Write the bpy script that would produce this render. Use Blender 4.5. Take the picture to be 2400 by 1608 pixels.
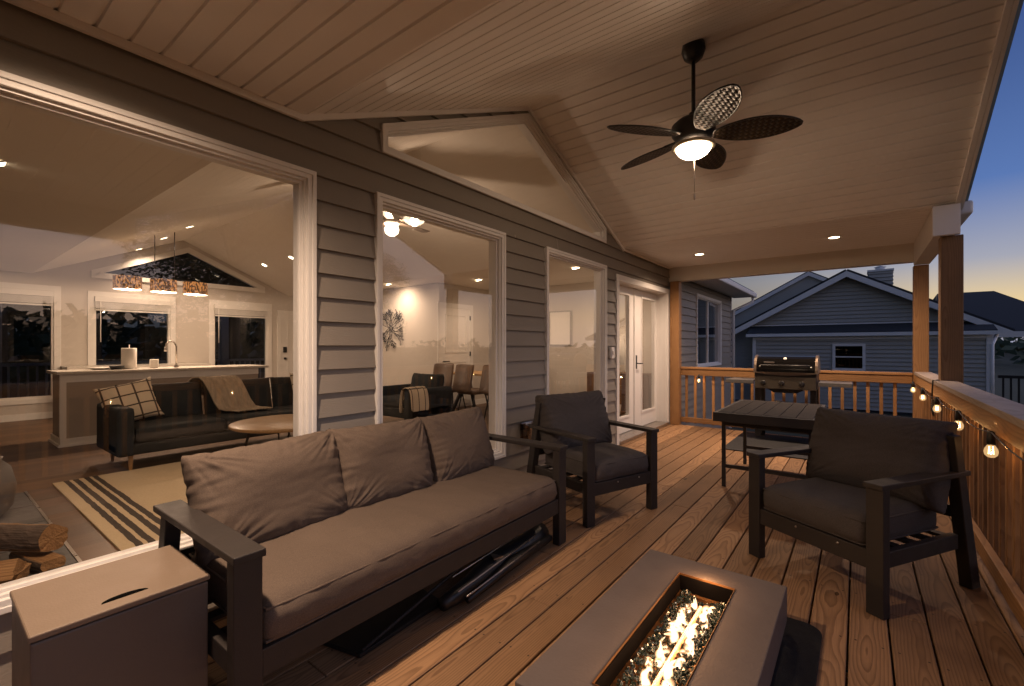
import bpy, bmesh, math, random
from mathutils import Vector, Matrix, noise
R = math.radians
random.seed(7)
for o in list(bpy.data.objects): bpy.data.objects.remove(o)
SC = bpy.context.scene
COL = SC.collection

# ------------------------------------------------------------------ camera
cam_d = bpy.data.cameras.new('camera'); cam = bpy.data.objects.new('camera', cam_d); COL.objects.link(cam)
cam.location = (2.44, 0.0, 1.25); cam.rotation_euler = (R(90), 0, R(37.2035))
cam_d.sensor_width = 36; cam_d.lens = 16.005; cam_d.shift_y = 8 / 2400
cam_d.clip_start = 0.02; cam_d.clip_end = 2000
SC.camera = cam
# ------------------------------------------------------------------ sky at dusk, no direct sun left
W = bpy.data.worlds.new('World'); SC.world = W; W.use_nodes = True
nt = W.node_tree; nt.nodes.clear()
wo = nt.nodes.new('ShaderNodeOutputWorld'); bg = nt.nodes.new('ShaderNodeBackground'); bg2 = nt.nodes.new('ShaderNodeBackground')
sky = nt.nodes.new('ShaderNodeTexSky'); sky.sky_type = 'NISHITA'; sky.sun_disc = False
SUN_ROT = 80                                   # azimuth of the afterglow, clockwise from +Y
sky.sun_elevation = R(-2); sky.sun_rotation = R(SUN_ROT)
bg2.inputs['Strength'].default_value = 0.1
def wn(typ, **kw):
    n = nt.nodes.new(typ)
    for k, v in kw.items(): setattr(n, k, v)
    return n
tc = wn('ShaderNodeTexCoord'); sep = wn('ShaderNodeSeparateXYZ'); nt.links.new(tc.outputs['Generated'], sep.inputs[0])
flat = wn('ShaderNodeVectorMath', operation='MULTIPLY'); nt.links.new(tc.outputs['Generated'], flat.inputs[0]); flat.inputs[1].default_value = (1, 1, 0)
nrm = wn('ShaderNodeVectorMath', operation='NORMALIZE'); nt.links.new(flat.outputs[0], nrm.inputs[0])
dt = wn('ShaderNodeVectorMath', operation='DOT_PRODUCT'); nt.links.new(nrm.outputs[0], dt.inputs[0]); dt.inputs[1].default_value = (math.sin(R(SUN_ROT)), math.cos(R(SUN_ROT)), 0)
def ramp(stops):
    r = wn('ShaderNodeValToRGB'); nt.links.new(sep.outputs[2], r.inputs[0]); el = r.color_ramp.elements
    while len(el) < len(stops): el.new(0.5)
    for e, (p, c) in zip(el, stops): e.position = p; e.color = (*c, 1)
    return r.outputs[0]
def sstep(lo, hi):
    m = wn('ShaderNodeMapRange', interpolation_type='SMOOTHSTEP'); nt.links.new(dt.outputs['Value'], m.inputs[0]); m.inputs[1].default_value = lo; m.inputs[2].default_value = hi; return m.outputs[0]
away = ramp([(0, (.06, .06, .07)), (.12, (.125, .132, .15)), (.35, (.07, .088, .13)), (1, (.012, .028, .09))])
side = ramp([(0, (.20, .23, .36)), (.03, (.40, .35, .30)), (.065, (.58, .44, .23)), (.135, (.25, .26, .32)), (.25, (.058, .12, .31)), (.45, (.025, .056, .18)), (1, (.012, .028, .09))])
glow = ramp([(0, (1.3, .88, .58)), (.12, (.88, .70, .70)), (.38, (.50, .49, .64)), (.7, (.12, .17, .36)), (1, (.03, .055, .15))])
def mixw(f, a, b):
    m = wn('ShaderNodeMix', data_type='RGBA'); nt.links.new(f, m.inputs[0]); nt.links.new(a, m.inputs[6]); nt.links.new(b, m.inputs[7]); return m.outputs[2]
nt.links.new(mixw(sstep(0.36, 0.9), mixw(sstep(-0.15, 0.34), away, side), glow), bg.inputs['Color'])
nt.links.new(sky.outputs[0], bg2.inputs['Color'])
ad = wn('ShaderNodeAddShader'); nt.links.new(bg.outputs[0], ad.inputs[0]); nt.links.new(bg2.outputs[0], ad.inputs[1]); nt.links.new(ad.outputs[0], wo.inputs['Surface'])
# ------------------------------------------------------------------ exposure
SC.view_settings.view_transform = 'Standard'; SC.view_settings.look = 'None'
SC.view_settings.exposure = 0.45; SC.view_settings.gamma = 1
SC.cycles.use_denoising = True
SC.cycles.max_bounces = 8; SC.cycles.diffuse_bounces = 4; SC.cycles.glossy_bounces = 4
SC.cycles.transparent_max_bounces = 16; SC.cycles.transmission_bounces = 6
SC.cycles.sample_clamp_indirect = 4; SC.cycles.caustics_reflective = False; SC.cycles.caustics_refractive = False
WARM = (1.0, 0.66, 0.42); WARM2 = (1.0, 0.70, 0.48)
P_FAN, P_DOWN, P_IN, P_BULB, P_FIRE = 16, 138, 52, 0.6, 1.0

# ------------------------------------------------------------------ mesh helpers
class MB:
    def __init__(s): s.v = []; s.f = []; s.sm = []
    def add(s, vs, fs, smooth=False):
        n = len(s.v); s.v += [tuple(p) for p in vs]
        s.f += [tuple(i + n for i in f) for f in fs]; s.sm += [smooth] * len(fs); return s
    def box(s, x0, y0, z0, x1, y1, z1):
        x0, x1 = min(x0, x1), max(x0, x1); y0, y1 = min(y0, y1), max(y0, y1); z0, z1 = min(z0, z1), max(z0, z1)
        return s.add([(x0,y0,z0),(x1,y0,z0),(x1,y1,z0),(x0,y1,z0),(x0,y0,z1),(x1,y0,z1),(x1,y1,z1),(x0,y1,z1)],
                     [(0,3,2,1),(4,5,6,7),(0,1,5,4),(1,2,6,5),(2,3,7,6),(3,0,4,7)])
    def bar(s, p, q, w, h, up=(0, 0, 1)):
        p, q = Vector(p), Vector(q); d = (q - p).normalized(); up = Vector(up)
        sd = d.cross(up)
        if sd.length < 1e-4: sd = d.cross(Vector((1, 0, 0)))
        sd.normalize(); u = sd.cross(d)
        vs = [e + sd * a * w / 2 + u * b * h / 2 for e in (p, q) for a, b in ((-1,-1),(1,-1),(1,1),(-1,1))]
        return s.add(vs, [(0,1,2,3),(7,6,5,4),(0,4,5,1),(1,5,6,2),(2,6,7,3),(3,7,4,0)])
    def tube(s, pts, r, n=8, cap=True):
        pts = [Vector(p) for p in pts]; rs = r if isinstance(r, (list, tuple)) else [r] * len(pts)
        base = len(s.v); vs = []; fs = []; ref = None
        for i, p in enumerate(pts):
            d = (pts[min(i+1, len(pts)-1)] - pts[max(i-1, 0)]).normalized()
            if ref is None: ref = d.orthogonal().normalized()
            a = (ref - d * ref.dot(d)); a = a.normalized() if a.length > 1e-6 else d.orthogonal().normalized()
            ref = a; b = d.cross(a)
            vs += [p + (a * math.cos(t) + b * math.sin(t)) * rs[i] for t in [2*math.pi*k/n for k in range(n)]]
        for i in range(len(pts) - 1):
            for k in range(n):
                fs.append((i*n+k, i*n+(k+1)%n, (i+1)*n+(k+1)%n, (i+1)*n+k))
        if cap:
            fs.append(tuple(reversed(range(n)))); fs.append(tuple(range((len(pts)-1)*n, len(pts)*n)))
        return s.add(vs, fs, True)
    def lathe(s, prof, c=(0, 0, 0), n=24):
        c = Vector(c); vs = []; fs = []
        for r, z in prof:
            vs += [c + Vector((r*math.cos(2*math.pi*k/n), r*math.sin(2*math.pi*k/n), z)) for k in range(n)]
        for i in range(len(prof)-1):
            for k in range(n): fs.append((i*n+k, i*n+(k+1)%n, (i+1)*n+(k+1)%n, (i+1)*n+k))
        return s.add(vs, fs, True)
    def prism(s, poly, f0, f1):
        """poly: 2-D points; f0/f1 map a 2-D point to the two end faces."""
        n = len(poly); vs = [f0(*p) for p in poly] + [f1(*p) for p in poly]
        fs = [tuple(reversed(range(n))), tuple(range(n, 2*n))] + [(i, (i+1)%n, n+(i+1)%n, n+i) for i in range(n)]
        return s.add(vs, fs)
    def ring(s, outer, inner, f0, f1):
        n = len(outer); vs = [f(*p) for f in (f0, f1) for p in list(outer) + list(inner)]
        fs = []
        for i in range(n):
            j = (i+1) % n
            fs += [(i, j, n+j, n+i), (2*n+i, 3*n+i, 3*n+j, 2*n+j), (i, 2*n+i, 2*n+j, j), (n+i, n+j, 3*n+j, 3*n+i)]
        return s.add(vs, fs)
    def build(s, name, mat, parent=None, bevel=0, loc=None, seg=2, smooth=None):
        me = bpy.data.meshes.new(name); me.from_pydata(s.v, [], s.f)
        bm = bmesh.new(); bm.from_mesh(me); bmesh.ops.recalc_face_normals(bm, faces=bm.faces); bm.to_mesh(me); bm.free()
        me.polygons.foreach_set('use_smooth', s.sm if smooth is None else [smooth]*len(s.sm)); me.update()
        me.materials.append(mat); o = bpy.data.objects.new(name, me); COL.objects.link(o)
        if parent: o.parent = parent
        if loc: o.location = loc
        if bevel:
            b = o.modifiers.new('bevel', 'BEVEL'); b.width = bevel; b.segments = seg; b.limit_method = 'ANGLE'; b.angle_limit = R(40)
        return o
def tag(o, label=None, cat=None, group=None, kind=None):
    if label: o['label'] = label
    if cat: o['category'] = cat
    if group: o['group'] = group
    if kind: o['kind'] = kind
    return o
def empty(name, loc=(0,0,0), rz=0, label=None, cat=None, group=None):
    o = bpy.data.objects.new(name, None); COL.objects.link(o); o.location = loc; o.rotation_euler = (0, 0, rz)
    o.empty_display_size = 0.1
    return tag(o, label, cat, group)
def copy_tree(o, parent=None):
    c = o.copy(); COL.objects.link(c)
    if parent: c.parent = parent
    for ch in list(o.children): copy_tree(ch, c)
    return c
def lamp(name, kind, loc, power, color, parent=None, radius=0.05, spot=None, blend=0.6, rot=None):
    l = bpy.data.lights.new(name, kind); l.energy = power; l.color = color
    if kind in ('POINT', 'SPOT'): l.shadow_soft_size = radius
    if kind == 'SPOT': l.spot_size = R(spot); l.spot_blend = blend
    o = bpy.data.objects.new(name, l); COL.objects.link(o); o.location = loc
    if rot: o.rotation_euler = rot
    if parent: o.parent = parent
    return o

# ------------------------------------------------------------------ materials
def newmat(name):
    m = bpy.data.materials.new(name); m.use_nodes = True; return m, m.node_tree, m.node_tree.nodes['Principled BSDF']
def nd(t, typ, **kw):
    n = t.nodes.new(typ)
    for k, v in kw.items(): setattr(n, k, v)
    return n
def mth(t, op, a, b=None, c=None):
    n = t.nodes.new('ShaderNodeMath'); n.operation = op
    for i, x in enumerate((a, b, c)):
        if x is None: continue
        if isinstance(x, (int, float)): n.inputs[i].default_value = x
        else: t.links.new(x, n.inputs[i])
    return n.outputs[0]
def mixc(t, fac, a, b):
    n = t.nodes.new('ShaderNodeMix'); n.data_type = 'RGBA'
    for i, x in ((0, fac), (6, a), (7, b)):
        if isinstance(x, (int, float)): n.inputs[i].default_value = x
        elif isinstance(x, tuple): n.inputs[i].default_value = (*x[:3], 1)
        else: t.links.new(x, n.inputs[i])
    return n.outputs[2]
def noise_tex(t, vec, scale, detail=3, rough=0.5):
    n = nd(t, 'ShaderNodeTexNoise'); n.inputs['Scale'].default_value = scale; n.inputs['Detail'].default_value = detail
    n.inputs['Roughness'].default_value = rough
    if vec is not None: t.links.new(vec, n.inputs['Vector'])
    return n.outputs['Fac']
def objco(t): return nd(t, 'ShaderNodeTexCoord').outputs['Object']
def scaled(t, vec, s):
    n = nd(t, 'ShaderNodeVectorMath', operation='MULTIPLY'); t.links.new(vec, n.inputs[0]); n.inputs[1].default_value = s; return n.outputs[0]
def bump(t, p, h, strength, dist=0.01):
    b = nd(t, 'ShaderNodeBump'); b.inputs['Strength'].default_value = strength; b.inputs['Distance'].default_value = dist
    t.links.new(h, b.inputs['Height']); t.links.new(b.outputs[0], p.inputs['Normal'])
def M(name, col, rough=0.6, var=0.12, scale=6, bmp=0.0, bscale=60, metal=0, stretch=(1,1,1), spec=0.5, fine=0):
    m, t, p = newmat(name)
    v = scaled(t, objco(t), stretch)
    n1 = noise_tex(t, v, scale, 4)
    dark = tuple(c*(1-var) for c in col); lite = tuple(min(1, c*(1+var)) for c in col)
    base = mixc(t, n1, dark, lite)
    if fine:       # heathered yarn
        vm = nd(t, 'ShaderNodeVectorMath', operation='SCALE'); t.links.new(base, vm.inputs[0])
        t.links.new(mth(t, 'MULTIPLY_ADD', noise_tex(t, v, fine, 2), 0.9, 0.55), vm.inputs['Scale']); base = vm.outputs[0]
    t.links.new(base, p.inputs['Base Color'])
    p.inputs['Roughness'].default_value = rough; p.inputs['Metallic'].default_value = metal
    p.inputs['Specular IOR Level'].default_value = spec
    r = mth(t, 'MULTIPLY_ADD', noise_tex(t, v, scale*2.3, 3), 0.22, rough-0.11); t.links.new(r, p.inputs['Roughness'])
    if bmp: bump(t, p, noise_tex(t, v, bscale, 3), bmp)
    return m
def emit(name, col, strength):
    m, t, p = newmat(name); p.inputs['Base Color'].default_value = (0.8, 0.8, 0.8, 1)
    p.inputs['Emission Color'].default_value = (*col, 1); p.inputs['Emission Strength'].default_value = strength; return m
def wood(name, light, dark, axis=1, pitch=None, x0=0, ring=0.013, rough=0.6, knots=True, contrast=1.0, bmp=0.25):
    m, t, p = newmat(name); co = objco(t); sx = nd(t, 'ShaderNodeSeparateXYZ'); t.links.new(co, sx.inputs[0])
    al = sx.outputs[axis]; a, b = [sx.outputs[i] for i in range(3) if i != axis]
    oi = nd(t, 'ShaderNodeObjectInfo').outputs['Random']
    if pitch:
        idx = mth(t, 'FLOOR', mth(t, 'DIVIDE', mth(t, 'SUBTRACT', a, x0), pitch))
        da = mth(t, 'SUBTRACT', mth(t, 'SUBTRACT', a, x0), mth(t, 'MULTIPLY', mth(t, 'ADD', idx, 0.5), pitch))
        seed = mth(t, 'ADD', idx, mth(t, 'MULTIPLY', oi, 91.0))
    else:
        da = a; seed = mth(t, 'MULTIPLY', oi, 91.0)
    wn = nd(t, 'ShaderNodeTexWhiteNoise', noise_dimensions='1D'); t.links.new(seed, wn.inputs['W'])
    rs = nd(t, 'ShaderNodeSeparateColor'); t.links.new(wn.outputs['Color'], rs.inputs[0])
    r1, r2, r3 = rs.outputs
    da = mth(t, 'ADD', da, mth(t, 'MULTIPLY_ADD', r1, 0.07, -0.035))
    cv = nd(t, 'ShaderNodeCombineXYZ'); t.links.new(mth(t, 'MULTIPLY', al, 0.9), cv.inputs[0]); t.links.new(mth(t, 'MULTIPLY', a, 2.0), cv.inputs[1]); t.links.new(mth(t, 'MULTIPLY', seed, 3.7), cv.inputs[2])
    n1 = noise_tex(t, cv.outputs[0], 1.3, 2)
    cf = nd(t, 'ShaderNodeCombineXYZ'); t.links.new(mth(t, 'MULTIPLY', al, 5.0), cf.inputs[0]); t.links.new(mth(t, 'MULTIPLY', a, 30.0), cf.inputs[1]); t.links.new(mth(t, 'ADD', seed, mth(t, 'MULTIPLY', b, 30.0)), cf.inputs[2])
    n2 = noise_tex(t, cf.outputs[0], 1.0, 4)
    db = mth(t, 'ADD', mth(t, 'MULTIPLY_ADD', r2, 0.05, -0.01), mth(t, 'ADD', mth(t, 'MULTIPLY', al, mth(t, 'MULTIPLY_ADD', r3, 0.05, -0.025)), mth(t, 'MULTIPLY_ADD', n1, 0.16, -0.08)))
    db = mth(t, 'ADD', db, mth(t, 'MULTIPLY', b, 0.6))
    rr = mth(t, 'SQRT', mth(t, 'ADD', mth(t, 'MULTIPLY', da, da), mth(t, 'MULTIPLY', db, db)))
    rr = mth(t, 'ADD', rr, mth(t, 'MULTIPLY', n2, 0.006))
    fr = mth(t, 'FRACT', mth(t, 'DIVIDE', rr, ring))
    late = mth(t, 'POWER', fr, 2.6)
    late = mth(t, 'MULTIPLY', late, mth(t, 'SUBTRACT', 1.0, mth(t, 'POWER', fr, 14.0)))
    cs = nd(t, 'ShaderNodeCombineXYZ'); t.links.new(mth(t, 'MULTIPLY', al, 7.0), cs.inputs[0]); t.links.new(mth(t, 'MULTIPLY', a, 260.0), cs.inputs[1]); t.links.new(mth(t, 'MULTIPLY', b, 260.0), cs.inputs[2])
    n3 = noise_tex(t, cs.outputs[0], 1.0, 2)
    c = mixc(t, mth(t, 'MULTIPLY', late, 0.95*contrast), light, dark)
    tone = mth(t, 'MULTIPLY_ADD', r3, 0.55, 0.72)
    tone = mth(t, 'MULTIPLY', tone, mth(t, 'MULTIPLY_ADD', n3, 0.5, 0.75))
    cl = noise_tex(t, co, 2.2, 5, 0.6); tone = mth(t, 'MULTIPLY', tone, mth(t, 'MULTIPLY_ADD', cl, 0.6, 0.7))
    vm = nd(t, 'ShaderNodeVectorMath', operation='SCALE'); t.links.new(c, vm.inputs[0]); t.links.new(tone, vm.inputs['Scale'])
    fin = vm.outputs[0]
    if knots:
        ck = nd(t, 'ShaderNodeCombineXYZ'); t.links.new(mth(t, 'MULTIPLY', al, 1.5), ck.inputs[0]); t.links.new(mth(t, 'MULTIPLY', a, 4.2), ck.inputs[1]); t.links.new(mth(t, 'MULTIPLY', seed, 1.0), ck.inputs[2])
        vo = nd(t, 'ShaderNodeTexVoronoi'); vo.inputs['Scale'].default_value = 1.0; t.links.new(ck.outputs[0], vo.inputs['Vector'])
        k = mth(t, 'LESS_THAN', mth(t, 'ADD', vo.outputs['Distance'], mth(t, 'MULTIPLY', n2, 0.05)), 0.085)
        fin = mixc(t, mth(t, 'MULTIPLY', k, 0.75), fin, tuple(x*0.3 for x in dark))
    if pitch:      # screw heads over every joist
        loc = mth(t, 'SUBTRACT', a, mth(t, 'MULTIPLY_ADD', mth(t, 'FLOOR', mth(t, 'DIVIDE', mth(t, 'SUBTRACT', a, x0), pitch)), pitch, x0+pitch/2))
        dx = mth(t, 'SUBTRACT', mth(t, 'ABSOLUTE', loc), 0.045); fy = mth(t, 'MULTIPLY', mth(t, 'SUBTRACT', mth(t, 'FRACT', mth(t, 'DIVIDE', mth(t, 'ADD', al, 1.48), 0.46)), 0.5), 0.46)
        fy = mth(t, 'ADD', fy, mth(t, 'MULTIPLY_ADD', r2, 0.02, -0.01))
        rad = mth(t, 'SQRT', mth(t, 'ADD', mth(t, 'MULTIPLY', dx, dx), mth(t, 'MULTIPLY', fy, fy)))
        fin = mixc(t, mth(t, 'MULTIPLY', mth(t, 'LESS_THAN', rad, 0.0046), 0.8), fin, (0.03, 0.022, 0.018))
    t.links.new(fin, p.inputs['Base Color']); p.inputs['Roughness'].default_value = rough
    t.links.new(mth(t, 'MULTIPLY_ADD', n3, 0.3, rough-0.15), p.inputs['Roughness'])
    p.inputs['Specular IOR Level'].default_value = 0.25
    bump(t, p, mth(t, 'ADD', mth(t, 'MULTIPLY', late, 0.6), n3), bmp, 0.004)
    return m
def glass(name, boost=1.0, tint=(1,1,1)):
    m = bpy.data.materials.new(name); m.use_nodes = True; t = m.node_tree; t.nodes.clear()
    out = nd(t, 'ShaderNodeOutputMaterial'); tr = nd(t, 'ShaderNodeBsdfTransparent'); gl = nd(t, 'ShaderNodeBsdfGlossy')
    tr.inputs[0].default_value = (*tint, 1); gl.inputs['Roughness'].default_value = 0.0
    fr = nd(t, 'ShaderNodeLayerWeight'); fr.inputs[0].default_value = 0.5      # Schlick, the same from both sides of the pane
    f = mth(t, 'MULTIPLY_ADD', mth(t, 'POWER', fr.outputs['Facing'], 5.0), 0.96, 0.04)
    f = mth(t, 'MINIMUM', mth(t, 'MULTIPLY', f, boost), 0.95)
    mx = nd(t, 'ShaderNodeMixShader'); t.links.new(f, mx.inputs[0]); t.links.new(tr.outputs[0], mx.inputs[1]); t.links.new(gl.outputs[0], mx.inputs[2])
    t.links.new(mx.outputs[0], out.inputs[0]); return m

m_siding = M('siding_vinyl', (0.225, 0.200, 0.172), 0.55, 0.08, 5, 0.15, 140, stretch=(1, 0.25, 1))
m_nsiding = M('neighbour_siding', (0.46, 0.45, 0.42), 0.6, 0.08, 3)
m_trim = M('white_trim', (0.74, 0.72, 0.70), 0.45, 0.05, 4)
m_ceil = M('ceiling_vinyl', (0.80, 0.765, 0.73), 0.5, 0.06, 3, 0.05, 90)
m_soffit = M('beam_wrap', (0.60, 0.55, 0.48), 0.5, 0.06, 3)
m_deck = wood('deck_wood', (0.305, 0.176, 0.090), (0.098, 0.048, 0.023), 1, 0.143, -0.024, 0.0105, 0.66, contrast=0.9)
m_rail = {i: wood('cedar_'+'xyz'[i], (0.32, 0.172, 0.074), (0.15, 0.07, 0.028), i, None, 0, 0.014, 0.5, True, 0.8) for i in range(3)}
m_floor = wood('dark_plank', (0.13, 0.075, 0.042), (0.07, 0.038, 0.02), 1, 0.13, 0.02, 0.02, 0.4, False, 0.7, 0.1)
m_table_wood = wood('oak_top', (0.42, 0.26, 0.12), (0.28, 0.16, 0.07), 0, None, 0, 0.02, 0.35, False, 0.6, 0.1)
m_alu = M('dark_aluminium', (0.030, 0.025, 0.023), 0.55, 0.15, 8, 0.1, 220, spec=0.3)
m_black = M('black_paint', (0.012, 0.011, 0.011), 0.4, 0.2, 8)
m_fabric = M('lit_fabric', (0.118, 0.089, 0.070), 0.92, 0.14, 5, 0.35, 500, spec=0.2, fine=260)  # same cloth as the armchairs; stronger light on the sofa put into the colour
m_fabric2 = M('shaded_fabric', (0.070, 0.062, 0.060), 0.92, 0.14, 5, 0.35, 500, spec=0.2, fine=260)  # same cloth as the sofa; weaker light on the armchairs put into the colour
m_infab = M('slate_upholstery', (0.028, 0.030, 0.030), 0.9, 0.2, 10, 0.3, 500, spec=0.2)
m_box = M('resin_box', (0.175, 0.128, 0.092), 0.55, 0.06, 5, 0.1, 160)
m_conc = M('smooth_concrete', (0.118, 0.093, 0.084), 0.7, 0.22, 5, 0.2, 90)
m_copper = M('copper_liner', (0.35, 0.17, 0.07), 0.35, 0.15, 8, metal=0.8)
m_glassbead = M('black_fire_glass', (0.008, 0.018, 0.015), 0.3, 0.6, 60, spec=0.9)
m_glass = glass('window_glass', 2.4)
m_glass1 = glass('far_glass', 1.0, (0.26, 0.29, 0.32))
m_bulb = glass('bulb_glass', 1.6, (1, 0.9, 0.75))
_t = m_bulb.node_tree; _mx = [n for n in _t.nodes if n.type == 'MIX_SHADER'][0]; _out = [n for n in _t.nodes if n.type == 'OUTPUT_MATERIAL'][0]
_em = nd(_t, 'ShaderNodeEmission'); _em.inputs[0].default_value = (1.0, 0.62, 0.28, 1); _em.inputs[1].default_value = 0.9; _m2 = nd(_t, 'ShaderNodeMixShader'); _m2.inputs[0].default_value = 0.35
_t.links.new(_mx.outputs[0], _m2.inputs[1]); _t.links.new(_em.outputs[0], _m2.inputs[2]); _t.links.new(_m2.outputs[0], _out.inputs[0])
m_wall = M('interior_paint', (0.56, 0.51, 0.45), 0.8, 0.03, 3)
m_inceil = M('interior_ceiling_paint', (0.74, 0.69, 0.62), 0.85, 0.03, 3)
m_white = M('white_paint', (0.72, 0.69, 0.64), 0.5, 0.04, 4)
m_counter = M('pale_stone', (0.62, 0.57, 0.50), 0.25, 0.08, 12)
m_island = M('island_paint', (0.34, 0.29, 0.24), 0.7, 0.05, 4)
m_slate = M('hearth_slate', (0.055, 0.05, 0.046), 0.5, 0.25, 6, 0.2, 30)
m_steel = M('brushed_steel', (0.42, 0.38, 0.34), 0.3, 0.12, 9, metal=0.9, stretch=(1, 1, 12))
m_enamel = M('black_enamel', (0.005, 0.0045, 0.0045), 0.16, 0.2, 6, spec=0.10)
m_roof = M('asphalt_shingle', (0.035, 0.037, 0.042), 0.9, 0.35, 30, 0.5, 60)
m_ground = M('ground_soil', (0.045, 0.05, 0.03), 0.95, 0.4, 0.8, 0.4, 8)
m_leaf = M('foliage', (0.045, 0.065, 0.03), 0.7, 0.4, 3)
m_bark = M('bark', (0.06, 0.05, 0.042), 0.9, 0.3, 12, 0.6, 30, stretch=(1,1,0.2))
m_dark = M('dark_wood_stain', (0.018, 0.016, 0.016), 0.7, 0.2, 8)
m_chair = M('tan_leather', (0.13, 0.08, 0.05), 0.5, 0.15, 10)
m_ceramic = M('grey_ceramic', (0.30, 0.27, 0.23), 0.5, 0.12, 8)
m_paper = M('white_paper', (0.78, 0.74, 0.68), 0.9, 0.04, 10)
m_logend = M('split_wood', (0.50, 0.30, 0.13), 0.8, 0.25, 14, 0.4, 60, stretch=(0.3, 1, 1))
m_lens = emit('lamp_lens', (1.0, 0.80, 0.52), 9.0)
m_bowl = bpy.data.materials.new('lit_glass_bowl'); m_bowl.use_nodes = True; t = m_bowl.node_tree; t.nodes.clear()
_o = nd(t, 'ShaderNodeOutputMaterial'); _e = nd(t, 'ShaderNodeEmission'); _t = nd(t, 'ShaderNodeBsdfTransparent'); _m = nd(t, 'ShaderNodeMixShader'); _m.inputs[0].default_value = 0.5
_e.inputs[0].default_value = (1.0, 0.80, 0.56, 1); _e.inputs[1].default_value = 18; t.links.new(_t.outputs[0], _m.inputs[1]); t.links.new(_e.outputs[0], _m.inputs[2]); t.links.new(_m.outputs[0], _o.inputs[0])
m_fil = emit('filament', (1.0, 0.68, 0.34), 7.0)

# ------------------------------------------------------------------ structure: ground, deck
YC, ZA, ZE, SL, HW = 3.43, 3.455, 2.515, 0.44, 2.14     # gable centre, apex, eave height, slope, half width
def gz(x, y):
    d = math.hypot(x, y - 6)
    z = -0.75
    if x > 5: z -= min(5.0, (x-5)*0.12)
    if d > 60: z += min(4.6, (d-60)*0.06)
    return z + noise.noise(Vector((x*0.09, y*0.09, 0)))*0.25
g = MB(); N = 90
def gcoord(i): t = (i/N-0.5)*2; return math.copysign(abs(t)**2.2, t)*900
vs = [(gcoord(i), gcoord(j)+6, gz(gcoord(i), gcoord(j)+6)) for i in range(N+1) for j in range(N+1)]
g.add(vs, [(i*(N+1)+j, (i+1)*(N+1)+j, (i+1)*(N+1)+j+1, i*(N+1)+j+1) for i in range(N) for j in range(N)], True)
tag(g.build('ground', m_ground), kind='structure')

dk = MB(); P0 = -0.024
for i in range(22):
    xa, xb = P0 + i*0.143 + 0.004, P0 + (i+1)*0.143 - 0.004
    if xb > 3.13: xb = 3.125
    xa = max(xa, 0.0)
    cuts = sorted([-1.6] + [((i*1.37 + 0.9) % 3.2) + k*3.6 - 0.4 for k in range(3)] + [7.44])
    cuts = [c for c in cuts if -1.6 <= c <= 7.44]
    for c0, c1 in zip(cuts, cuts[1:]):
        if c1 - c0 > 0.02: dk.box(xa, c0+0.0015, -0.028, xb, c1-0.0015, random.uniform(-0.0012, 0.0008))
deck = dk.build('deck', m_deck, bevel=0.003, seg=1); tag(deck, kind='structure')
js = MB()
for k in range(20): js.box(0.02, -1.5+k*0.46, -0.26, 3.08, -1.46+k*0.46, -0.03)
js.box(3.082, -1.6, -0.27, 3.118, 7.4, -0.03); js.box(0.02, 7.402, -0.27, 3.118, 7.438, -0.03)
js.build('joist_frame', m_rail[0], deck)
jp = MB()
for y in (-1.2, 1.7, 4.6, 7.3): jp.box(2.86, y-0.07, -1.3, 3.0, y+0.07, -0.262)
jp.build('support_posts', m_rail[2], deck)

# ------------------------------------------------------------------ the house
house = empty('house', (0, 0, 0), 0, 'grey sided house with white trimmed lit windows along the covered deck', 'house')
def rectop(y0, y1, z0, z1): return dict(z0=z0, z1=z1, L=lambda z: y0, R=lambda z: y1, br=[z0, z1])
GB, GS, GA, GW = 2.49, 2.67, 3.395, 1.62
def gable_op(b=GB, s=GS, a=GA, w=GW, c=YC):
    k = w/(a-s)
    return dict(z0=b, z1=a, L=lambda z: c - (w if z < s else (a-z)*k), R=lambda z: c + (w if z < s else (a-z)*k), br=[b, s, a])
def limits_gable(y0, y1, off=0.0):
    def lim(z):
        if z <= ZE+off: return y0, y1
        w = (ZA+off-z)/SL; return YC-w, YC+w
    return lim
def slabs(z0, z1, step, lim, ops, zref=0.0):
    br = {z0, z1}
    if step:
        k = math.ceil((z0-zref)/step)
        while zref+k*step < z1: br.add(round(zref+k*step, 5)); k += 1
    for o in ops:
        for b in o['br']:
            if z0 < b < z1: br.add(b)
    for b in (ZE,):
        if z0 < b < z1: br.add(b)
    br = sorted(br); e = 1e-5
    for za, zb in zip(br, br[1:]):
        if zb-za < 1e-4: continue
        la, ra = lim(za+e); lb, rb = lim(zb-e)
        segs = [(la, ra, lb, rb)]
        for o in ops:
            if o['z0'] <= za+e and o['z1'] >= zb-e:
                ns = []
                A, B, C, D = o['L'](za+e), o['R'](za+e), o['L'](zb-e), o['R'](zb-e)
                for (a, b, c, d) in segs:
                    if B <= min(a, c) or A >= max(b, d): ns.append((a, b, c, d)); continue
                    if A > a or C > c: ns.append((a, max(a, A), c, max(c, C)))
                    if B < b or D < d: ns.append((min(b, B), b, min(d, D), d))
                segs = ns
        for sg in segs: yield za, zb, sg
WINS = [(-0.96, 1.366), (1.767, 3.086), (3.734, 5.068)]
WZ0, WZ1 = 0.302, 2.225
ins = 0.012
ops = [rectop(a+ins, b-ins, WZ0+ins, WZ1-ins) for a, b in WINS] + [rectop(5.36+ins, 7.391-ins, 0.0, 2.165-ins), rectop(8.95, 10.86, 0.85, 2.24)]
ops.append(gable_op(GB+ins, GS, GA-ins, GW-ins))
EXP = 0.137; ZREF = 1.256-9*EXP
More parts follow.
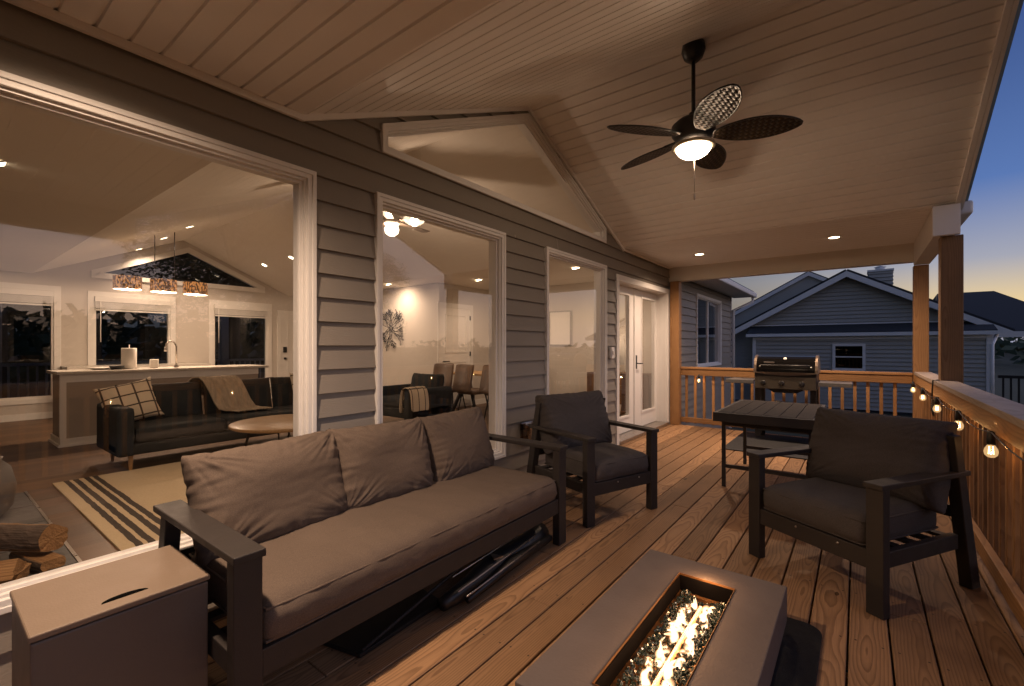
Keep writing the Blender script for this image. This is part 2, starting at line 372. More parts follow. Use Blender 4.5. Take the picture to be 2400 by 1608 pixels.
def siding(ops, lim, z0, z1, name, mat, parent, xf=lambda y, z, o: (o, y, z), step=EXP, zref=ZREF, lip=0.022):
    mb = MB()
    for za, zb, (a, b, c, d) in slabs(z0, z1, step, lim, ops, zref):
        if min(b, d)-max(a, c) > 2.2:
            ys = max(a, c)+0.4+((za*37.7) % 1)*(min(b, d)-max(a, c)-0.8); parts = [(a, ys-0.0022, c, ys-0.0022), (ys+0.0022, b, ys+0.0022, d)]
        else: parts = [(a, b, c, d)]
        k = math.floor((za+1e-4-zref)/step); f0 = (za-(zref+k*step))/step; f1 = (zb-(zref+k*step))/step
        o0, o1 = 0.001+lip*(1-f0), 0.001+lip*(1-f1)
        for a, b, c, d in parts:
            mb.add([xf(a, za, o0), xf(b, za, o0), xf(d, zb, o1), xf(c, zb, o1)], [(0, 1, 2, 3)])
            if f0 < 1e-3: mb.add([xf(a, za, 0), xf(b, za, 0), xf(b, za, o0), xf(a, za, o0)], [(0, 1, 2, 3)])
    return mb.build(name, mat, parent)
siding(ops, limits_gable(-2.6, 11.96, 0.05), -0.6, 3.5, 'siding', m_siding, house)
# wing end wall (faces the far garden) and the corner board
cb = MB(); cb.box(-0.09, 11.90, -0.75, 0.018, 11.98, 2.5); cb.build('corner_board', m_trim, house)
sw = MB(); sw.box(-8.8, 11.9, -0.75, -0.09, 11.96, 2.5); sw.build('end_wall', m_siding, house)
fd = MB(); fd.box(-9.1, -2.7, -0.9, -0.03, 11.9, -0.06); fd.build('foundation', m_conc, house)
# inside skin of the front wall
mb = MB()
for za, zb, (a, b, c, d) in slabs(0.0, 3.5, None, limits_gable(-2.6, 11.9, 0.02), ops[:4]+[ops[4], ops[5]]):
    mb.add([(-0.10, a, za), (-0.10, b, za), (-0.10, d, zb), (-0.10, c, zb)], [(0, 1, 2, 3)])
FX = -8.8
fops = [rectop(0.0, 1.50, 0.34, 2.24), rectop(2.01, 3.22, 0.85, 2.2), rectop(3.97, 5.16, 0.34, 2.2), gable_op(2.60, 2.66, 3.26, 1.45, 3.53)]
for za, zb, (a, b, c, d) in slabs(0.0, 3.5, None, limits_gable(-2.6, 6.25, 0.02), fops):
    mb.add([(FX, a, za), (FX, b, za), (FX, d, zb), (FX, c, zb)], [(0, 1, 2, 3)])
def wallbox(*a): mb.box(*a)
wallbox(-8.8, -2.72, 0, -0.10, -2.6, 2.6)
wallbox(-8.8, 6.25, 0, -4.1, 6.37, 2.52); wallbox(-4.22, 6.371, 0, -4.1, 8.0, 2.52); wallbox(-4.1, 8.0, 0, -0.10, 8.12, 2.52)
mb.build('interior_wall', m_wall, house)
cl = MB()
prof = [(-2.6, 2.5), (YC-2.2, 2.5), (YC, 2.5+2.2*SL), (YC+2.2, 2.5), (11.9, 2.5)]
for (ya, za), (yb, zb) in zip(prof, prof[1:]):
    cl.add([(-8.8, ya, za), (-0.10, ya, za), (-0.10, yb, zb), (-8.8, yb, zb)], [(0, 1, 2, 3)])
cl.build('interior_ceiling', m_inceil, house)
fl = MB(); fl.box(-8.8, -2.6, -0.05, -0.10, 11.9, 0.0); fl.build('interior_floor', m_floor, house)
bb = MB()
for seg in ((-8.8, -2.6, -8.785, 5.4), (-8.785, 6.235, -4.1, 6.25), (-4.1, 6.25, -4.085, 6.2), (-4.1, 7.25, -4.085, 8.0), (-4.08, 7.985, -0.15, 8.0)):
    bb.box(seg[0], seg[1], 0.0, seg[2], seg[3], 0.11)
    bb.box(seg[0], seg[1], 0.0, seg[2]+(0.006 if seg[2]-seg[0] < 0.1 else 0), seg[3], 0.02)
bb.build('baseboard', m_white, house)
# roof over the house (seen only from outside)
rf = MB()
def roof_sheet(mb, pts, th=0.08):
    p = [Vector(q) for q in pts]; n = (p[1]-p[0]).cross(p[3]-p[0]).normalized()
    if n.z < 0: n = -n
    mb.add(p + [q + n*th for q in p], [(0,1,2,3),(7,6,5,4),(0,4,5,1),(1,5,6,2),(2,6,7,3),(3,7,4,0)])
roof_sheet(rf, [(-9.2, 1.05, 2.62), (3.18, 1.05, 2.62), (3.18, YC, 3.62), (-9.2, YC, 3.62)])
roof_sheet(rf, [(-9.2, 5.80, 2.62), (3.18, 5.80, 2.62), (3.18, YC+0.001, 3.62), (-9.2, YC+0.001, 3.62)])
rf.box(-9.2, -2.9, 2.60, 3.2, 1.3, 2.66); rf.box(-9.2, 5.56, 2.60, 3.2, 7.55, 2.66)
roof_sheet(rf, [(0.42, 7.56, 2.50), (0.42, 12.3, 2.50), (-4.4, 12.3, 4.1), (-4.4, 7.56, 4.1)])
rf.build('roof', m_roof, house)
sf = MB(); sf.box(0.0, 7.56, 2.44, 0.40, 12.28, 2.46); sf.build('soffit', m_trim, house)
gt = MB(); gt.box(0.40, 7.56, 2.42, 0.51, 12.3, 2.53); gt.build('gutter', m_trim, house, bevel=0.02)
dp = MB(); dp.tube([(0.44, 12.18, 2.43), (0.44, 12.16, 2.32), (0.06, 11.94, 2.12), (0.06, 11.94, -0.6)], 0.035, 8); dp.build('downspout', m_trim, house)

# ---- window builder (front wall, looking out along +X)
def rect(y0, y1, z0, z1): return [(y0, z0), (y1, z0), (y1, z1), (y0, z1)]
def yz(x): return lambda y, z: (x, y, z)
def window(name, outer, inset, parent, cas=0.048, pane_x=-0.03, mullion=None, sill=True, label=None):
    """outer: polygon of the casing; inset(d): the same polygon moved in by d."""
    root = MB(); root.ring(outer, inset(cas*0.5), yz(0.0), yz(0.036)); root.ring(inset(cas*0.5-0.0005), inset(cas), yz(0.0), yz(0.029))
    w = root.build(name, m_trim, parent, bevel=0.003)
    jm = MB(); jm.ring(inset(cas-0.002), inset(cas+0.012), yz(-0.11), yz(0.010)); jm.build('jamb', m_trim, w)
    fr = MB(); fr.ring(inset(cas+0.011), inset(cas+0.026), yz(pane_x-0.015), yz(pane_x+0.015))
    if mullion:
        for m in mullion: fr.box(pane_x-0.024, m-0.025, outer[0][1]+cas, pane_x+0.02, m+0.025, outer[2][1]-cas)
    fr.build('frame', m_trim, w, bevel=0.003)
    ic = MB(); ic.ring([(y, z) for y, z in inset(-0.01)], inset(cas+0.001), yz(-0.120), yz(-0.1015)); ic.build('inner_casing', m_white, w)
    pn = MB(); q = inset(cas+0.015); pn.add([(pane_x, y, z) for y, z in q], [tuple(range(len(q)))]); pn.build('pane', m_glass, w)
    return w
def rin(y0, y1, z0, z1): return lambda d: rect(y0+d, y1-d, z0+d, z1-d)
for (a, b) in WINS:
    window('picture_window', rect(a, b, WZ0, WZ1), rin(a, b, WZ0, WZ1), house)
def gpoly(d):
    k = math.hypot(1, SL); s = (GA-GS)/GW
    top = GA - d*math.hypot(1, s); w = GW-d
    return [(YC-w, GB+d), (YC+w, GB+d), (YC+w, top-w*s), (YC, top), (YC-w, top-w*s)]
window('gable_window', gpoly(0), gpoly, house)
window('side_window', rect(8.95, 10.86, 0.84, 2.25), rin(8.95, 10.86, 0.84, 2.25), house, mullion=[9.905])
# ---- french door, set back in a deep frame
fdr = MB(); O = [(5.36, 0.0), (7.391, 0.0), (7.391, 2.165), (5.36, 2.165)]
for y0, y1, z0, z1 in ((5.36, 5.435, 0, 2.165), (7.285, 7.391, 0, 2.165), (5.435, 7.285, 2.09, 2.165)):
    fdr.box(0.0, y0, z0, 0.03, y1, z1)
fdr.box(-0.20, 5.40, 0.0, 0.0, 5.435, 2.125); fdr.box(-0.20, 7.285, 0.0, 0.0, 7.32, 2.125); fdr.box(-0.20, 5.435, 2.09, 0.0, 7.285, 2.125)
door = fdr.build('french_door', m_trim, house, bevel=0.003)
th = MB(); th.box(-0.22, 5.436, 0.002, 0.05, 7.284, 0.045); th.build('threshold', m_steel, door, bevel=0.006)
def leaf(y0, y1, g0, g1):
    mb = MB(); x0, x1 = -0.195, -0.15
    mb.box(x0, y0, 0.05, x1, g0, 2.085); mb.box(x0, g1, 0.05, x1, y1, 2.085); mb.box(x0, g0, 0.05, x1, g1, 0.27); mb.box(x0, g0, 1.98, x1, g1, 2.085)
    mb.ring(rect(g0-0.02, g1+0.02, 0.25, 2.0), rect(g0+0.012, g1-0.012, 0.282, 1.968), yz(x1), yz(x1+0.012))
    l = mb.build('door_leaf', m_trim, door, bevel=0.002)
    p = MB(); p.add([(-0.172, y, z) for y, z in rect(g0, g1, 0.27, 1.98)], [(0, 1, 2, 3)]); p.build('pane', m_glass, l)
    return l
l1 = leaf(5.437, 6.33, 5.62, 6.16); l2 = leaf(6.375, 7.283, 6.63, 7.17)
hd = MB(); hd.box(-0.15, 6.39, 0.92, -0.135, 6.43, 1.12); hd.tube([(-0.14, 6.41, 1.0), (-0.09, 6.41, 1.0), (-0.085, 6.52, 1.0)], 0.009); hd.build('handle', m_black, l2)
ast = MB(); ast.box(-0.2, 6.331, 0.05, -0.135, 6.374, 2.085); ast.build('astragal', m_trim, door)
bl = MB(); bl.box(0.016, 5.16, 1.10, 0.05, 5.25, 1.24); bl.box(0.05, 5.18, 1.15, 0.062, 5.23, 1.2)
tag(bl.build('doorbell_box', m_trim, bevel=0.006), 'small white box on the siding left of the french door', 'outlet box')
ou = MB(); ou.box(0.014, 3.33, 0.37, 0.085, 3.47, 0.545); ou.box(0.014, 3.31, 0.36, 0.03, 3.49, 0.56)
tag(ou.build('outlet_cover', glass('clear_plastic', 3.0, (0.62, 0.55, 0.5)), bevel=0.008), 'clear weatherproof outlet cover low on the siding behind the sofa', 'outlet cover')

# ---- far wall windows, blinds, front door
def xin(x): return lambda y, z: (x, y, z)
def far_window(name, y0, y1, z0, z1, blind=None):
    mb = MB(); mb.ring(rect(y0-0.09, y1+0.09, z0-0.09, z1+0.09), rect(y0, y1, z0, z1), xin(FX), xin(FX+0.022))
    mb.ring(rect(y0-0.02, y1+0.02, z0-0.02, z1+0.02), rect(y0+0.03, y1-0.03, z0+0.03, z1-0.03), xin(FX-0.12), xin(FX-0.001))
    w = mb.build(name, m_white, house, bevel=0.003)
    p = MB(); p.add([(FX-0.07, y, z) for y, z in rect(y0, y1, z0, z1)], [(0, 1, 2, 3)]); p.build('pane', m_glass1, w)
    if blind:
        b = MB(); b.box(FX+0.002, y0+0.005, z1-0.10, FX+0.06, y1-0.005, z1-0.004)
        for k in range(8): b.box(FX+0.004, y0+0.012, z1-0.106-k*0.0155, FX+0.052, y1-0.012, z1-0.117-k*0.0155)
        b.box(FX+0.002, y0+0.01, z1-0.265, FX+0.055, y1-0.01, z1-0.237)
        b.build('blind', m_white, w)
        c = MB(); c.tube([(FX+0.07, y0+0.08, z1-0.1), (FX+0.07, y0+0.08, z1-0.85)], 0.007); c.build('blind_wand', m_paper, w)
    return w
far_window('kitchen_window', 0.0, 1.50, 0.36, 2.22, True)
far_window('kitchen_window', 2.03, 3.20, 0.87, 2.18, True)
far_window('kitchen_window', 3.99, 5.14, 0.36, 2.18, True)
mb = MB()
def g2(d):
    s = 0.445; c = 3.53; w = 1.54-d; top = 3.34-d*1.09
    return [(c-w, 2.52+d), (c+w, 2.52+d), (c+w, top-w*s), (c, top), (c-w, top-w*s)]
mb.ring(g2(0), g2(0.10), xin(FX-0.1), xin(FX+0.022)); w = mb.build('kitchen_gable_window', m_white, house)
p = MB(); q = g2(0.08); p.add([(FX-0.06, y, z) for y, z in q], [tuple(range(5))]); p.build('pane', m_glass1, w)
fd = MB(); fd.box(FX, 5.36, 0, FX+0.03, 5.45, 2.13); fd.box(FX, 5.45, 2.04, FX+0.03, 6.22, 2.13); fd.box(FX, 5.45, 0, FX+0.018, 6.22, 2.04)
for z0, z1 in ((0.2, 0.9), (1.1, 1.85)): fd.ring(rect(5.6, 6.15, z0, z1), rect(5.63, 6.12, z0+0.03, z1-0.03), xin(FX+0.018), xin(FX+0.026))
fdo = fd.build('front_door', m_white, house)
hd = MB(); hd.box(FX+0.018, 5.50, 1.10, FX+0.045, 5.58, 1.24); hd.build('keypad', m_black, fdo); hd = MB(); hd.lathe([(0, 0), (0.03, 0), (0.03, 0.05), (0, 0.05)], (FX+0.04, 5.54, 0.93), 12); hd.build('knob', m_black, fdo)
idr = MB(); DX = -4.1
idr.box(DX, 6.20, 0, DX+0.022, 6.29, 2.12); idr.box(DX, 7.13, 0, DX+0.022, 7.22, 2.12); idr.box(DX, 6.29, 2.03, DX+0.022, 7.13, 2.12); idr.box(DX, 6.29, 0, DX+0.012, 7.13, 2.03)
for z0, z1 in ((0.15, 0.95), (1.12, 1.9)): idr.ring(rect(6.40, 7.02, z0, z1), rect(6.43, 6.99, z0+0.03, z1-0.03), xin(DX+0.012), xin(DX+0.022))
idd = idr.build('interior_door', m_white, house)
hd = MB(); hd.tube([(DX+0.012, 6.36, 0.95), (DX+0.07, 6.36, 0.95), (DX+0.075, 6.46, 0.95)], 0.012); hd.lathe([(0.03, 0), (0.03, 0.01)], (DX+0.02, 6.36, 0.94)); hd.build('handle', m_black, idd)
hg = MB()
for z in (0.3, 1.05, 1.8): hg = MB(); hg.box(DX+0.012, 7.118, z, DX+0.03, 7.14, z+0.09); hg.build('hinge', m_black, idd)

# ------------------------------------------------------------------ porch roof
roof = empty('porch_roof', (0, 0, 0), 0, 'porch roof with beige beadboard ceiling rising to a gable over the deck', 'porch roof')
XO = 3.13
def groove_sheet(mb, pts, step, x0, x1, start):
    """boards run along X; pts is the (y,z) line of the ceiling; grooves every step along it."""
    out = []
    for (ya, za), (yb, zb) in zip(pts, pts[1:]):
        L = math.hypot(yb-ya, zb-za); ux, uz = (yb-ya)/L, (zb-za)/L; nx, nz = -uz, ux
        if nz < 0: nx, nz = -nx, -nz
        out.append((ya, za)); k = (start - ya) / ux if ux else 0
        k = k % step; i = 0
        while k < L-0.012:
            if k > 0.012:
                dpt = 0.013
                for o, dd in ((-0.008, 0), (-0.005, dpt), (0.005, dpt), (0.008, 0)):
                    out.append((ya+ux*(k+o)+nx*dd, za+uz*(k+o)+nz*dd))
            k += step; i += 1
    out.append(pts[-1]); n = len(out)
    mb.add([(x0, y, z) for y, z in out] + [(x1, y, z) for y, z in out], [(i, i+1, n+i+1, n+i) for i in range(n-1)])
cb = MB()
groove_sheet(cb, [(-2.6, ZE), (YC-HW, ZE), (YC, ZA), (YC+HW, ZE), (7.42, ZE)], 0.1075, 0.0, XO, 0.328)
cb.build('beadboard_ceiling', m_ceil, roof)
tr = MB(); zc = [(-2.6, ZE), (YC-HW, ZE), (YC, ZA), (YC+HW, ZE), (7.40, ZE)]
for (ya, za), (yb, zb) in zip(zc, zc[1:]):
    if yb > YC+HW+1: w_, h_ = 0.018, 0.025
    else: w_, h_ = 0.022, 0.034
    tr.prism([(ya, za-0.001), (yb, zb-0.001), (yb, zb-h_), (ya, za-h_)], yz(0.017), yz(0.017+w_))
tr.build('wall_trim', m_ceil, roof)
bm_ = MB(); bm_.box(0.0, 7.40, 2.29, 3.13, 7.54, 2.60); bm_.build('end_beam', m_soffit, roof, bevel=0.004)
sb = MB(); sb.box(2.985, 5.575, 2.24, 3.13, 7.398, 2.58); sb.build('side_beam', m_soffit, roof, bevel=0.004)
sb = MB(); sb.box(2.985, -2.6, 2.26, 3.13, 1.285, 2.58); sb.build('side_beam', m_soffit, roof, bevel=0.004)
eb = MB(); eb.box(2.975, 5.52, 2.235, 3.155, 5.575, 2.50); eb.build('beam_end_cap', m_trim, roof, bevel=0.003)
rk = MB()
for sgn in (-1, 1):
    e = YC+sgn*(HW+0.05); zE_ = ZE-0.05*SL
    rk.prism([(YC, ZA+0.02), (e, zE_+0.02), (e, zE_-0.03), (YC, ZA-0.03)], yz(XO-0.003), yz(XO+0.028))
    rk.prism([(YC, ZA+0.17), (e, zE_+0.17), (e, zE_-0.03), (YC, ZA-0.03)], yz(XO+0.03), yz(XO+0.052))
rk.build('rake_board', m_ceil, roof)
rm = MB()
for sgn in (-1, 1):
    e = YC+sgn*(HW+0.12); zE_ = ZE-0.12*SL
    rm.prism([(YC, ZA+0.20), (e, zE_+0.20), (e, zE_+0.04), (YC, ZA+0.04)], yz(XO+0.053), yz(XO+0.085))
rm.build('rake_trim', M('rake_metal', (0.22, 0.30, 0.36), 0.5), roof)
fb = MB(); fb.box(3.132, 5.62, 2.40, 3.155, 7.56, 2.58); fb.box(3.132, -2.6, 2.40, 3.155, 1.24, 2.58); fb.build('fascia', m_trim, roof)
gu = MB(); gu.box(3.157, 5.62, 2.42, 3.25, 7.6, 2.54); gu.build('gutter', m_trim, roof, bevel=0.02)

# posts
m_post = wood('shaded_cedar', (0.19, 0.112, 0.06), (0.09, 0.05, 0.024), 2, None, 0, 0.014, 0.6, True, 0.8)  # same cedar as the other posts, darkened for its unlit face
def post(x0, y0, x1, y1, z0, z1, label, mat=None):
    mb = MB(); h = z1-z0; mb.box(0, 0, 0, x1-x0, y1-y0, h)
    o = mb.build('porch_post', mat or m_rail[2], bevel=0.006, loc=(x0, y0, z0)); return tag(o, label, 'post', 'timber posts holding the porch roof')
post(2.985, 7.385, 3.125, 7.535, 0.0, 2.238, 'tall cedar post at the far corner where the two railings meet')
post(3.035, 5.60, 3.185, 5.75, 0.0, 2.24, 'nearer cedar post with shade put into its colour on the right under the white beam end', m_post)
post(0.045, 7.34, 0.185, 7.48, 0.0, 2.288, 'cedar post against the house wall beside the french door')

# ------------------------------------------------------------------ railings
RT = 0.935
def railing(root, A, B, axis, face, outer):
    """cap, inner face board, bottom rail, balusters running from A to B along axis (0 x / 1 y)."""
    pass
rr = empty('deck_railing', (3.0, 0, 0), 0, 'long cedar railing running along the right edge of the deck', 'railing')
def rb(name, x0, y0, z0, x1, y1, z1, ax, root, bev=0.004):
    mb = MB(); mb.box(x0, y0, z0, x1, y1, z1); return mb.build(name, m_rail[ax], root, bevel=bev)
m_cap = wood('grey_cap', (0.42, 0.34, 0.28), (0.24, 0.18, 0.14), 1, None, 0, 0.014, 0.55, True, 0.6)  # paler, greyer wood for the right rail cap alone
_keep = m_rail[1]; m_rail[1] = m_cap
rb('rail_cap', -0.012, -1.6, 0.905, 0.142, 7.50, 0.942, 1, rr); m_rail[1] = _keep
rb('top_rail', 0.0, -1.6, 0.80, 0.038, 7.46, 0.904, 1, rr)
rb('bottom_rail', -0.004, -1.6, 0.05, 0.034, 7.46, 0.14, 1, rr)
y = -1.45
while y < 7.35:
    if not (5.56 < y < 5.78): rb('baluster', 0.039, y-0.018, 0.03, 0.075, y+0.018, 0.88, 2, rr, 0.003)
    y += 0.1335
br = empty('deck_railing', (0.19, 7.44, 0), 0, 'cedar railing across the far end of the deck behind the grill', 'railing')
rb('rail_cap', 0.0, -0.012, 0.893, 2.79, 0.10, 0.925, 0, br)
rb('top_rail', 0.0, 0.0, 0.79, 2.79, 0.038, 0.892, 0, br)
rb('bottom_rail', 0.0, -0.002, 0.045, 2.79, 0.034, 0.125, 0, br)
x = 0.07
while x < 2.75:
    rb('baluster', x-0.018, 0.039, 0.03, x+0.018, 0.075, 0.86, 2, br, 0.003); x += 0.1345

# ------------------------------------------------------------------ cushions
def rounded_box(hx, hy, hz, r, nx, ny, nz, fn):
    mb = MB(); idx = {}; vs = []; fs = []
    def key(i, j, k):
        if (i, j, k) in idx: return idx[(i, j, k)]
        p = Vector(((2*i/nx-1)*hx, (2*j/ny-1)*hy, (2*k/nz-1)*hz))
        c = Vector((max(-hx+r, min(hx-r, p.x)), max(-hy+r, min(hy-r, p.y)), max(-hz+r, min(hz-r, p.z))))
        d = p-c
        if d.length > 1e-7: p = c + d.normalized()*r
        idx[(i, j, k)] = len(vs); vs.append(fn(p, p.x/hx, p.y/hy, p.z/hz)); return idx[(i, j, k)]
    for i in range(nx):
        for j in range(ny):
            fs.append((key(i,j,0), key(i,j+1,0), key(i+1,j+1,0), key(i+1,j,0))); fs.append((key(i,j,nz), key(i+1,j,nz), key(i+1,j+1,nz), key(i,j+1,nz)))
    for i in range(nx):
        for k in range(nz):
            fs.append((key(i,0,k), key(i+1,0,k), key(i+1,0,k+1), key(i,0,k+1))); fs.append((key(i,ny,k), key(i,ny,k+1), key(i+1,ny,k+1), key(i+1,ny,k)))
    for j in range(ny):
        for k in range(nz):
            fs.append((key(0,j,k), key(0,j,k+1), key(0,j+1,k+1), key(0,j+1,k))); fs.append((key(nx,j,k), key(nx,j+1,k), key(nx,j+1,k+1), key(nx,j,k+1)))
    return mb.add(vs, fs, True)
def nz_(x, y, z): return noise.noise(Vector((x, y, z)))
def seat_cushion(w, d, h, parent, loc, seed=0, mat=None, wr=1.0):
    """flat boxed cushion with soft top, wrinkles and piping; origin at the bottom centre."""
    def fn(p, u, v, q):
        p = p.copy(); e = max(0, (1-u*u))*max(0, (1-v*v))
        if q > 0: p.z += 0.022*e**0.4*q
        # soft pulls near the front edge and long shallow wrinkles
        fr = math.exp(-((v+1)/0.35)**2)
        p.z += wr*(0.010*nz_(p.x*2.6+seed, p.y*2, seed)*q*(0.4+0.6*e) + 0.006*nz_(p.x*9+p.y*5+seed, p.y*4-p.x*2, 5)*max(q, 0)*(0.35+e) + 0.005*nz_(p.x*22+seed, p.y*5, 3)*(0.3+fr)*max(q, 0))
        if v < -0.6: p.y += -0.020*(1-q*q) + wr*0.008*nz_(p.x*11+seed, q*1.5, 7)*(1-0.6*q*q) + 0.006*nz_(p.x*27+q*3, q*2, 9)*(1-q*q)
        return p
    nx = max(16, int(w/0.016)); nx = min(nx, 130)
    mb = rounded_box(w/2, d/2, h/2, 0.045, nx, max(12, int(d/0.022)), 8, fn)
    o = mb.build('seat_cushion', mat or m_fabric, parent, loc=(loc[0], loc[1], loc[2]+h/2))
    pp = MB()
    for zs in (0.72, -0.72):
        pts = []; r = 0.03; n = 60
        for i in range(n+1):
            t = i/n; per = 2*(w+d); s = t*per
            if s < w: q = (-w/2+s, -d/2)
            elif s < w+d: q = (w/2, -d/2+s-w)
            elif s < 2*w+d: q = (w/2-(s-w-d), d/2)
            else: q = (-w/2, d/2-(s-2*w-d))
            x_ = max(-w/2+0.004, min(w/2-0.004, q[0])); y_ = max(-d/2+0.004, min(d/2-0.004, q[1]))
            cx = max(-w/2+r, min(w/2-r, x_)); cy = max(-d/2+r, min(d/2-r, y_)); dv = Vector((x_-cx, y_-cy))
            if dv.length > r: dv = dv.normalized()*r; x_, y_ = cx+dv.x, cy+dv.y
            off = -0.006 if y_ < -d/2+0.02 else 0
            pts.append((x_, y_+off, zs*h/2 + 0.003*nz_(x_*8, y_*8, seed)))
        pp.tube(pts, 0.005, 6, False)
    pp.build('piping', mat or m_fabric, o)
    return o
def pillow(name, w, h, t, mat, parent, mtx, seed=0, wr=1.0, ear=0.0, nx=64, ny=48, boxy=0.36):
    """knife-edge pillow lying in its own xy plane, thickness along z; mtx places it."""
    mb = MB(); vs = []; fs = []
    def P(i, j, s):
        u, v = 2*i/nx-1, 2*j/ny-1
        eu = 1-abs(u)**3.2; ev = 1-abs(v)**3.2
        th = t/2*(max(eu, 0)**boxy)*(max(ev, 0)**boxy)
        cr = abs(u*v); x = w/2*u*(1-0.05*(1-v*v)*0+ear*cr**3 - 0.03*(abs(u)**8)*(1-abs(v)**3)*1.0); y = h/2*v*(1+ear*cr**3 - 0.035*(abs(v)**8)*(1-abs(u)**3))
        eh = math.exp(-((1-abs(u))/0.28)**2); ev_ = math.exp(-((1-abs(v))/0.28)**2)
        c = nz_(u*2.2+seed, v*9, seed)*eh + nz_(u*9+seed, v*2.2, seed+5)*ev_
        ang = math.atan2(1-abs(v), 1-abs(u)); rad = math.hypot(1-abs(u), 1-abs(v))
        c += 1.6*nz_(ang*5.5, seed+math.copysign(3, u), math.copysign(7, v))*math.exp(-(rad/0.45)**2)
        c = c*0.75 + 0.10*nz_(u*3+v*4+seed, v*7-u*3, seed+9) + 1.5*nz_(ang*11, seed+math.copysign(5, u), math.copysign(9, v))*math.exp(-(rad/0.55)**2)*min(1, rad*4)
        z = th*(1+0.16*nz_(u*1.3+seed, v*1.3, 2)) + wr*0.0105*c*(th/(t/2))
        x += wr*0.006*nz_(v*7+seed, 1, 4)*abs(u)**6; y += wr*0.006*nz_(u*7+seed, 2, 4)*abs(v)**6
        return Vector((x, y, s*z))
    for s in (1, -1):
        for i in range(nx+1):
            for j in range(ny+1): vs.append(mtx @ P(i, j, s))
    n = (nx+1)*(ny+1)
    for i in range(nx):
        for j in range(ny):
            a = i*(ny+1)+j; b = (i+1)*(ny+1)+j
            fs.append((a, b, b+1, a+1)); fs.append((n+a, n+a+1, n+b+1, n+b))
    mb.add(vs, fs, True); o = mb.build(name, mat, parent)
    me = o.data; b = bmesh.new(); b.from_mesh(me); bmesh.ops.remove_doubles(b, verts=b.verts, dist=0.0004); bmesh.ops.recalc_face_normals(b, faces=b.faces); b.to_mesh(me); b.free()
    return o

# ------------------------------------------------------------------ outdoor seats
def seat_frame(root, Wd, Dp, arm=0.62, lw=0.085, armw=0.095, bh=0.80):
    """local: x along the front (0..Wd), y towards the back (0..Dp)."""
    def part(name, f, bev=0.004):
        mb = MB(); f(mb); return mb.build(name, m_alu, root, bevel=bev)
    ld = 0.05
    for x0 in (0.0, Wd-lw):
        part('leg', lambda m: m.box(x0, 0, 0, x0+lw, ld, arm-0.026))
    for x0 in (0.012, Wd-lw+0.02):
        part('leg', lambda m: m.prism([(x0, 0), (x0+0.055, 0), (x0+0.055, 1), (x0, 1)],
             lambda x, k: (x, Dp-0.20+0.16*(1-k*bh/0.8), bh*k), lambda x, k: (x, Dp-0.12+0.16*(1-k*bh/0.8)-0.02*k, bh*k)))
    xa = (-0.004, Wd-armw+0.004)
    for x0 in xa: part('armrest', lambda m: m.box(x0, -0.012, arm-0.025, x0+armw, Dp-0.06, arm))
    part('front_rail', lambda m: m.box(lw, 0.006, 0.205, Wd-lw, 0.04, 0.295))
    part('side_rail', lambda m: m.box(0.02, ld, 0.215, 0.055, Dp-0.12, 0.29)); part('side_rail', lambda m: m.box(Wd-0.055, ld, 0.215, Wd-0.02, Dp-0.12, 0.29))
    def slats(m):
        n = 5
        for k in range(n): m.box(0.056, 0.08+k*(Dp-0.25)/(n-1), 0.262, Wd-0.056, 0.13+k*(Dp-0.25)/(n-1), 0.278)
    part('seat_slats', slats, 0.002)
    def back(m):
        for z in ((0.36, 0.52, 0.70) if bh > 0.7 else (0.36, 0.52)):
            y0 = Dp-0.20+0.16*(1-z/0.8)+0.02; m.box(0.068, y0, z, Wd-0.068, y0+0.02, z+0.06)
    part('back_frame', back, 0.003)
def back_mtx(x, y, z, lean, rz=0, ry=0):
    # pillow plane: local x -> along the seat, local y -> up (leaning back), thickness -> towards the sitter
    return Matrix.Translation((x, y, z)) @ Matrix.Rotation(rz, 4, 'Z') @ Matrix.Rotation(R(90)-lean, 4, 'X') @ Matrix.Rotation(ry, 4, 'Z')
sofa = empty('patio_sofa', (0.955, 0.58, 0), R(90), 'long charcoal patio sofa with dark metal frame against the picture window', 'sofa')
SWd, SDp = 1.95, 0.80
seat_frame(sofa, SWd, SDp, bh=0.60)
seat_cushion(SWd-0.185, 0.66, 0.145, sofa, (SWd/2, 0.345, 0.285), 3)
for k, (xc, ww, rz, ry, sd, lean) in enumerate(((0.40, 0.66, 0.03, 0.02, 1.3, 19), (0.99, 0.60, -0.02, -0.015, 4.7, 17), (1.57, 0.57, 0.03, 0.02, 8.1, 17))):
    pillow('back_cushion', ww, 0.44, 0.23, m_fabric, sofa, back_mtx(xc, 0.60, 0.61+0.0, R(lean), rz, ry), sd, 1.7, nx=96, ny=72)
def armchair(loc, rz, label, seed):
    r = empty('patio_armchair', (*loc, 0), R(rz), label, 'armchair', 'charcoal patio armchairs on the deck')
    Wd, Dp = 0.725, 0.76
    seat_frame(r, Wd, Dp, 0.615, 0.075, 0.085)
    seat_cushion(Wd-0.165, 0.60, 0.15, r, (Wd/2, 0.315, 0.285), seed, m_fabric2)
    pillow('back_cushion', 0.69, 0.47, 0.25, m_fabric2, r, back_mtx(Wd/2, 0.555, 0.635, R(16), 0.02, 0.01), seed+2, 1.5, nx=90, ny=66, boxy=0.30)
    for x in (0.30, 0.52):
        b_ = MB(); b_.tube([(x, 0.006, 0.272), (x, 0.001, 0.272)], 0.006, 10); b_.build('bolt', m_steel, r)
    return r
armchair((0.962, 2.800), 70, 'charcoal patio armchair beside the french door with its back to the house wall', 11)
armchair((1.915, 3.052), -31.5, 'charcoal patio armchair on the right with its back to the railing', 23)

